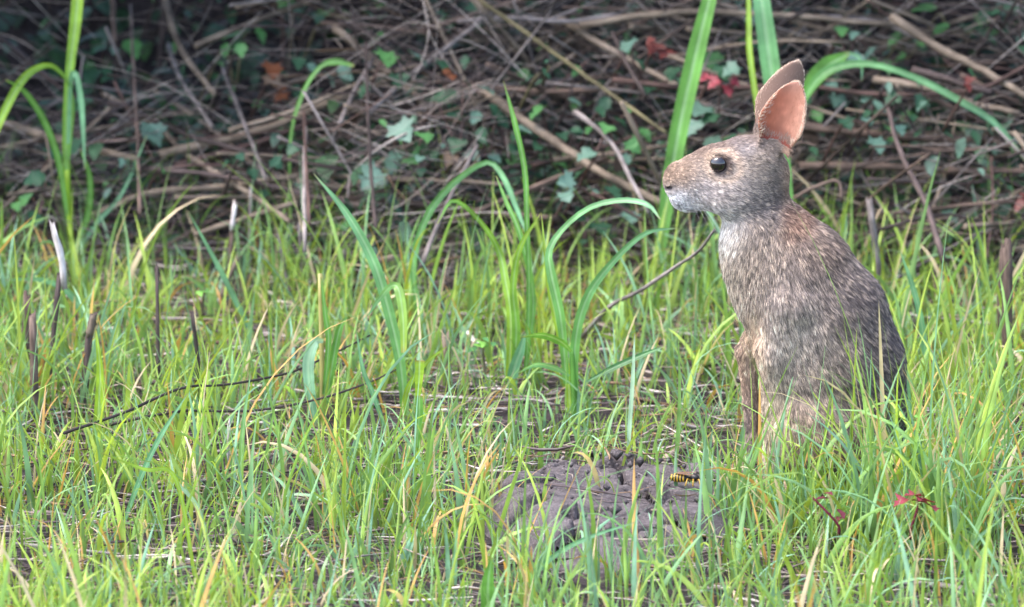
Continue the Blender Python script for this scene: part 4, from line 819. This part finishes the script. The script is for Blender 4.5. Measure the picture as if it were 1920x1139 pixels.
# ---- coat colours, given where the coat changes (px, py, rx, ry, colour, strength)
COAT = [(1350, 345, 55, 42, (168, 156, 150), .9), (1440, 375, 42, 38, (84, 77, 78), 1.0), (1395, 385, 40, 22, (118, 110, 108), .6), (1318, 352, 20, 16, (190, 178, 176), .8), (1452, 335, 18, 40, (112, 98, 90), .7), (1264, 374, 28, 18, (218, 212, 214), 1.2), (1300, 390, 40, 14, (196, 190, 194), .8),
        (1270, 318, 34, 24, (146, 120, 100), .9), (1310, 280, 55, 16, (108, 86, 74), .9), (1375, 262, 45, 16, (104, 84, 76), .8), (1385, 274, 22, 11, (172, 164, 164), .7), (1330, 350, 30, 22, (176, 164, 160), .6),
        (1415, 300, 26, 34, (142, 128, 116), .6), (1470, 350, 14, 60, (150, 112, 88), .8), (1490, 400, 26, 24, (136, 96, 76), .85), (1350, 428, 30, 34, (216, 210, 206), 1.0), (1350, 500, 30, 80, (196, 182, 166), .9),
        (1400, 480, 60, 50, (164, 146, 130), .7), (1470, 520, 60, 60, (132, 118, 112), .7), (1540, 460, 50, 40, (112, 92, 82), .6), (1600, 540, 60, 60, (92, 82, 82), .7), (1660, 640, 40, 90, (80, 72, 76), .85), (1690, 740, 34, 90, (70, 62, 68), .9),
        (1450, 610, 65, 75, (182, 168, 158), .85), (1415, 640, 18, 60, (196, 156, 112), .8), (1412, 680, 14, 40, (214, 204, 196), .7), (1510, 690, 70, 50, (132, 118, 108), .6), (1452, 780, 20, 70, (206, 188, 158), .9), (1500, 770, 40, 40, (150, 130, 112), .6),
        (1600, 720, 60, 70, (96, 86, 84), .6), (1580, 850, 80, 60, (108, 88, 72), .8), (1640, 900, 70, 40, (84, 64, 52), .8), (1440, 900, 50, 20, (190, 168, 140), .8), (1398, 690, 22, 60, (160, 128, 104), .9), (1410, 790, 16, 50, (136, 118, 112), .7)]
def coat(P):
    X, Z = P[:, 0], P[:, 2]; py = 925-Z/CZ; c = np.tile(lin((144, 128, 118)), (len(P), 1)).astype(float); W = np.ones(len(P)); A = c.copy()
    for (a, b, rx_, ry_, cc, st) in COAT:
        w = 6*st*np.exp(-(((X-a)/rx_)**2+((py-b)/ry_)**2)); A += w[:, None]*lin(cc); W += w
    c = A/W[:, None]*np.array([1.08, 1.09, 1.10])
    ring = np.exp(-((np.hypot((X-1348)/1.15, py-304)-25)/7)**2)*(np.abs(P[:, 1]) > 20); c = c*(1-.7*ring[:, None])+.7*ring[:, None]*lin((208, 182, 160))
    lid = np.exp(-((np.hypot(X-1345, py-302)-17)/3.2)**2)*(np.abs(P[:, 1]) > 20); c = c*(1-.85*lid[:, None])+.85*lid[:, None]*lin((70, 52, 48))
    nos = np.exp(-(((X-1252)/9)**2+((py-351)/6)**2)); c = c*(1-.9*nos[:, None])+.9*nos[:, None]*lin((50, 26, 32))
    return c
def earinfo(P, N):
    """0 body, 1 ear back, 2 ear inside; plus place on the ear"""
    kind = np.zeros(len(P), int); U = np.zeros(len(P)); Sx = np.zeros(len(P)); which = np.zeros(len(P), int)
    for i, (b, a, n, wv, L, w_) in enumerate(EARLOC):
        d = P-b; u = d@a/L; s = d@wv; nn = d@n; cupv = (s/w_)**2*w_*.62*(1.45-.8*np.clip(u, 0, 1))-8
        m = (u > .1) & (u < 1.06) & (np.abs(s) < w_*1.15) & (np.abs(nn-cupv) < 9); inside = m & (nn > cupv) & (N@n > .05)
        kind[m & (kind == 0)] = 1; kind[inside] = 2; U[m] = u[m]; Sx[m] = (s/w_)[m]; which[m] = i
    return kind, U, Sx, which
def normals(V, Q):
    n = np.cross(V[Q[:, 2]]-V[Q[:, 0]], V[Q[:, 3]]-V[Q[:, 1]]); N = np.zeros_like(V)
    for k in range(3):
        for j in range(4): N[:, k] += np.bincount(Q[:, j], n[:, k], len(V))
    return unit(N)
RN = normals(RVv, RQ)
if np.mean(np.sum(RN*(RVv-RVv.mean(0)), 1)) < 0: RQ = RQ[:, ::-1]; RN = -RN
def skin_col(P, N):
    c = coat(P)*.8; k, u, s, wh = earinfo(P, N)
    i = k == 2; t = np.clip((s[i]*(1 if True else -1)+1)/2, 0, 1)
    pk = lin((190, 100, 70))[None]*(1-t[:, None])+lin((172, 138, 122))[None]*t[:, None]
    tip = sstep(.7, 1, u[i])[:, None]; pk = pk*(1-tip)+lin((170, 124, 108))*tip
    pk = pk*(.84+.3*vnoise(u[i]*3+wh[i]*9, s[i], 4, 2)*(.6+.8*vnoise(u[i]*2, s[i]*2, 9, 3)))[:, None]
    bs = sstep(.36, .08, u[i])[:, None]; pk = pk*(1-bs)+lin((126, 62, 54))*bs
    c[i] = pk; j = k == 1; c[j] = lin((134, 108, 96)); return c
r_scale = S1; RB = np.array([(1540-960)*S1, 0, 0])
def toW(P): return np.stack([(P[:, 0]-1540)*S1, P[:, 1]*S1, P[:, 2]*S1], -1)
def skinmat():
    m, N, L, b = newmat('rabbit_skin'); a = N.new('ShaderNodeAttribute'); a.attribute_name = 'Col'; L.new(a.outputs['Color'], b.inputs['Base Color']); b.inputs['Roughness'].default_value = .7; b.inputs['Specular IOR Level'].default_value = .2
    tr = N.new('ShaderNodeBsdfTranslucent'); L.new(a.outputs['Color'], tr.inputs[0]); ms = N.new('ShaderNodeMixShader'); ms.inputs[0].default_value = .3
    L.new(b.outputs[0], ms.inputs[1]); L.new(tr.outputs[0], ms.inputs[2]); L.new(ms.outputs[0], N['Material Output'].inputs[0]); return m
rabbit = link('rabbit', mesh_np('rabbit', toW(RVv), quads=RQ, cols=skin_col(RVv, RN)), skinmat(), loc=RB)
tag(rabbit, 'grey brown rabbit sitting upright in the grass, ears raised, facing left', 'rabbit')
# eyes
def ball(r, n=24, m=16):
    V = [(0, 0, r)]; q = []; t = []
    for i in range(1, m):
        for j in range(n): a = math.pi*i/m; b = 2*math.pi*j/n; V.append((r*math.sin(a)*math.cos(b), r*math.sin(a)*math.sin(b), r*math.cos(a)))
    V.append((0, 0, -r)); k = len(V)-1
    for j in range(n): t += [(0, 1+j, 1+(j+1) % n), (k, k-n+(j+1) % n, k-n+j)]
    for i in range(m-2):
        for j in range(n): q.append((1+i*n+j, 1+(i+1)*n+j, 1+(i+1)*n+(j+1) % n, 1+i*n+(j+1) % n))
    return np.array(V), q, t
em, N_, L_, eb = newmat('dark_eye'); eb.inputs['Base Color'].default_value = (.010, .006, .008, 1); eb.inputs['Roughness'].default_value = .06; eb.inputs['Coat Weight'].default_value = .6; eb.inputs['Coat Roughness'].default_value = .03
EY = 38.0
for sd_ in (-1, 1):
    V, q, t = ball(16.8*S1); V[:, 1] *= .85
    link('eye', mesh_np('eye', V, quads=q, tris=t), em, rabbit, toW(np.array([[1345.0, sd_*EY, Zp(302)]]))[0])
# ---- fur
def build_fur(NH=260000):
    tri = np.vstack([RQ[:, [0, 1, 2]], RQ[:, [0, 2, 3]]]); A, B, C = (RVv[tri[:, k]] for k in range(3)); ar = np.linalg.norm(np.cross(B-A, C-A), axis=1)
    cen = (A+B+C)/3; w_ = ar*np.where((cen[:, 1] > 0), .55, 1)*np.where(cen[:, 2] > Zp(440), 1.9, 1.0)
    f = rng.choice(len(tri), NH, p=w_/w_.sum()); r1, r2 = np.sqrt(rng.random(NH)), rng.random(NH)
    wa, wb, wc = 1-r1, r1*(1-r2), r1*r2; P = A[f]*wa[:, None]+B[f]*wb[:, None]+C[f]*wc[:, None]
    N = unit(RN[tri[f, 0]]*wa[:, None]+RN[tri[f, 1]]*wb[:, None]+RN[tri[f, 2]]*wc[:, None])
    kind, u, s, wh = earinfo(P, N); py = 925-P[:, 2]/CZ; X = P[:, 0]
    eye = (np.hypot(X-1345, py-302) < 15.5) & (np.abs(P[:, 1]) > 22); nose = np.hypot((X-1252)/9, (py-351)/6) < 1
    keep = ~eye & ~nose & ~((kind == 2) & (rng.random(NH) < .5))
    P, N, kind, u, s, wh, py, X = (a[keep] for a in (P, N, kind, u, s, wh, py, X)); n = len(P)
    head = sstep(430, 380, py); muz = sstep(1345, 1285, X)*head
    ln = 15*(1-head)+(9-4*muz)*head; ln = np.where(py > 860, ln*.8, ln)
    foot = (py > 880) | ((X < 1425) & (py > 640)); ln = np.where(foot, 8, ln); ln = np.where(kind == 1, 4.5, ln); ln = np.where(kind == 2, np.where(u < .2, 10, np.where(np.abs(s) > .62, 6, np.where(s > .1, 5, 3.2))), ln)
    ln *= rng.uniform(.65, 1.25, n)
    # the coat lies back from the nose and down the trunk
    fl_head = np.stack([np.ones(n), P[:, 1]*.004, -.35*np.ones(n)], -1); fl_body = np.stack([.38+.004*(X-1500), P[:, 1]*.0, -np.ones(n)], -1)
    fl = fl_head*head[:, None]+fl_body*(1-head)[:, None]
    for i, (b, a, nn, wv, L, wd) in enumerate(EARLOC): m = (kind > 0) & (wh == i); fl[m] = a; m = m & (kind == 2) & (np.abs(s) > .62); fl[m] = a*.8-wv*np.sign(s[m])[:, None]*.8
    fl += rng.normal(0, .22, (n, 3)); fl = fl-N*np.sum(fl*N, 1)[:, None]; fl = unit(fl)
    rise = np.where(kind > 0, .25, .42)+rng.normal(0, .1, n)
    D = unit(fl+N*rise[:, None])
    K = 4; tt = np.linspace(0, 1, K); pts = P[:, None]-N[:, None]*.8+D[:, None]*(ln[:, None, None]*tt[None, :, None])+(fl*.35-N*.12)[:, None]*(ln[:, None, None]*(tt**2)[None, :, None])
    # tufts
    ng = 22000; gi = rng.choice(n, ng, replace=False); kd = kdtree.KDTree(ng)
    for a, i in enumerate(gi): kd.insert(P[i], a)
    kd.balance(); own = np.array([kd.find(p)[1] for p in P]); g = gi[own]
    cl = np.where(kind > 0, 0, rng.uniform(.15, .5, n))
    tip = pts[g, -1]-P[g]; far = np.linalg.norm(P-P[g], axis=1) > 14; cl = np.where(far, 0, cl)
    tgt = P[g]+tip*(ln/np.maximum(ln[g], 1e-3))[:, None]
    pts += ((tgt-pts[:, -1])*cl[:, None])[:, None]*(tt**1.5)[None, :, None]
    # agouti banding: grey root, dark band, pale buff tip, or black guard hairs; tufts lean one way or the other
    base = coat(P); base[kind == 1] = base[kind == 1]*.35+.65*lin((146, 118, 102)); i2 = kind == 2; base[i2] = lin((170, 88, 60))*(1-np.clip(s[i2]*.8+.5, 0, 1))[:, None]+lin((160, 118, 96))*np.clip(s[i2]*.8+.5, 0, 1)[:, None]; e2 = i2 & (s < -.62); base[e2] = lin((186, 166, 152))
    eb_ = i2 & (u < .2); base[eb_] = lin((158, 138, 126))
    rim = (kind > 0) & ((np.abs(s) > .80*earhw(u)) | (u > .93)); base[rim] = lin((214, 190, 168))
    gt = rng.normal(0, .45, ng)[own]+rng.normal(0, .34, n); mott = .35+.65*sstep(240, 420, py); mott = np.where(kind > 0, .3, mott)
    fac = np.exp(np.clip(gt, -1.5, 1.3)*mott)
    buff = lin((206, 182, 150))
    tipc = base*fac[:, None]; tipc = np.where((gt > .5)[:, None] & (kind == 0)[:, None], tipc*.6+buff*.4*mott[:, None]+tipc*.4*(1-mott)[:, None], tipc)
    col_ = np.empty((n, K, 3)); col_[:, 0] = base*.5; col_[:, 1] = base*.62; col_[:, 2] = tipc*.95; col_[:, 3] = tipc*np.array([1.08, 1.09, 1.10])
    gd = (rng.random(n) < .17*mott) & (kind == 0); col_[gd, 2] *= .35; col_[gd, 3] = lin((44, 36, 38))
    rad = np.where(kind > 0, .24, .38)*rng.uniform(.7, 1.2, n); rr = rad[:, None]*np.array([1, .95, .75, .2])[None]
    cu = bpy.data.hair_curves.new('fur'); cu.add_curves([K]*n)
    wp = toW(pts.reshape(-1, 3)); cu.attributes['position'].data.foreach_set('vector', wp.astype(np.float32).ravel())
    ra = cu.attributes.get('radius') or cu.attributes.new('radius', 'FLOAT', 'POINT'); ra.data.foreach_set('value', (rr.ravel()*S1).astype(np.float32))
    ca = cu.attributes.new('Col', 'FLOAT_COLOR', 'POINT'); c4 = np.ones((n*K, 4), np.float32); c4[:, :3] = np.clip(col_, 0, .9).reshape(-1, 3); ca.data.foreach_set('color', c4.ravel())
    m, N2, L2, b2 = newmat('rabbit_fur'); at2 = N2.new('ShaderNodeAttribute'); at2.attribute_name = 'Col'; L2.new(at2.outputs['Color'], b2.inputs['Base Color']); b2.inputs['Roughness'].default_value = .62; b2.inputs['Specular IOR Level'].default_value = .35
    o = bpy.data.objects.new('fur', cu); col.objects.link(o); cu.materials.append(m); o.parent = rabbit; return o
build_fur()
wm, N_, L_, wb_ = newmat('whisker'); wb_.inputs['Base Color'].default_value = (.3, .28, .28, 1)
for sd_ in (-1, 1):
    for k in range(5):
        a = np.array([1284+k*5, sd_*26, Zp(352+k*4)]); d = np.array([-.15+.16*k, sd_*1.0, -.12-.12*k]); P = np.array([a, a+d*40+[6, 0, -3], a+d*78+[18, 0, -18]]); V, q, t, u = tube(spline(P, 7), np.linspace(.32, .1, 7), 4)
        link('whisker', mesh_np('whisker', toW(V), quads=q, tris=t), wm, rabbit)

# ------------------------------------------------------------------ the wasp on the mud
def flatmat(name, c, rough=.4):
    m, N, L, b = newmat(name); tc = N.new('ShaderNodeTexCoord'); nz = N.new('ShaderNodeTexNoise'); nz.inputs['Scale'].default_value = 900; L.new(tc.outputs['Object'], nz.inputs['Vector'])
    mx = N.new('ShaderNodeMix'); mx.data_type = 'RGBA'; mx.inputs[6].default_value = (*lin(c)*.8, 1); mx.inputs[7].default_value = (*lin(c), 1); L.new(nz.outputs[0], mx.inputs[0]); L.new(mx.outputs[2], b.inputs['Base Color']); b.inputs['Roughness'].default_value = rough; return m
WY, WK, WB = flatmat('wasp_yellow', (186, 146, 48)), flatmat('wasp_black', (26, 20, 20)), flatmat('wasp_wing', (120, 84, 62), .3)
def wasp(px, py, Y):
    b = at(px, py, Y); root = empty('wasp', b, 'small yellow and black striped wasp crawling on mud mound', 'wasp'); mm = .001
    def e(name, c, r, mat, par=root):
        V, q, t = ball(1.0, 14, 10); V = V*np.array(r)*mm+np.array(c)*mm; return link(name, mesh_np(name, V, quads=q, tris=t), mat, par)
    ab = e('abdomen', (-4.5, 0, 0), (6.5, 2.6, 2.6), WK)
    for k, x in enumerate((-9, -7.2, -5.4, -3.6, -1.8)):
        r = 2.6*math.sqrt(max(.05, 1-((x+4.5)/6.5)**2))+.15; V, q, t, u = tube(np.array([[x-.45, 0, 0], [x, 0, 0], [x+.45, 0, 0]])*mm, r*mm, 14); link('stripe', mesh_np('stripe', V, quads=q, tris=t), WY, ab)
    e('thorax', (4.6, 0, .4), (3, 2.1, 2.2), WK); e('head', (8.4, 0, .2), (1.5, 1.9, 1.7), WK)
    for sd_ in (-1, 1):
        V, q, t = ball(1.0, 12, 8); V = V*np.array([6.5, 1.5, .12])*mm; a = .25*sd_; V = np.stack([V[:, 0]*math.cos(a)-V[:, 1]*math.sin(a), V[:, 0]*math.sin(a)+V[:, 1]*math.cos(a), V[:, 2]], -1)+np.array([-1, sd_*2.2, 3.0])*mm; link('wing', mesh_np('wing', V, quads=q, tris=t), WB, root)
        V, q, t, u = tube(np.array([[9, sd_*.8, .8], [11, sd_*2, 1.8], [13, sd_*2.6, 1]])*mm, .25*mm, 5); link('antenna', mesh_np('antenna', V, quads=q, tris=t), WK, root)
        for x in (3, 4.6, 6.2):
            V, q, t, u = tube(np.array([[x, sd_*1.2, -.8], [x+(x-4.6)*1.2, sd_*4.2, .6], [x+(x-4.6)*1.8, sd_*5.6, -3.4]])*mm, .4*mm, 5); link('leg', mesh_np('leg', V, quads=q, tris=t), WY, root)
    root.rotation_euler = (0, 0, R(-12)); root.scale = (1.5,)*3
wasp(1288, 897, -.135)
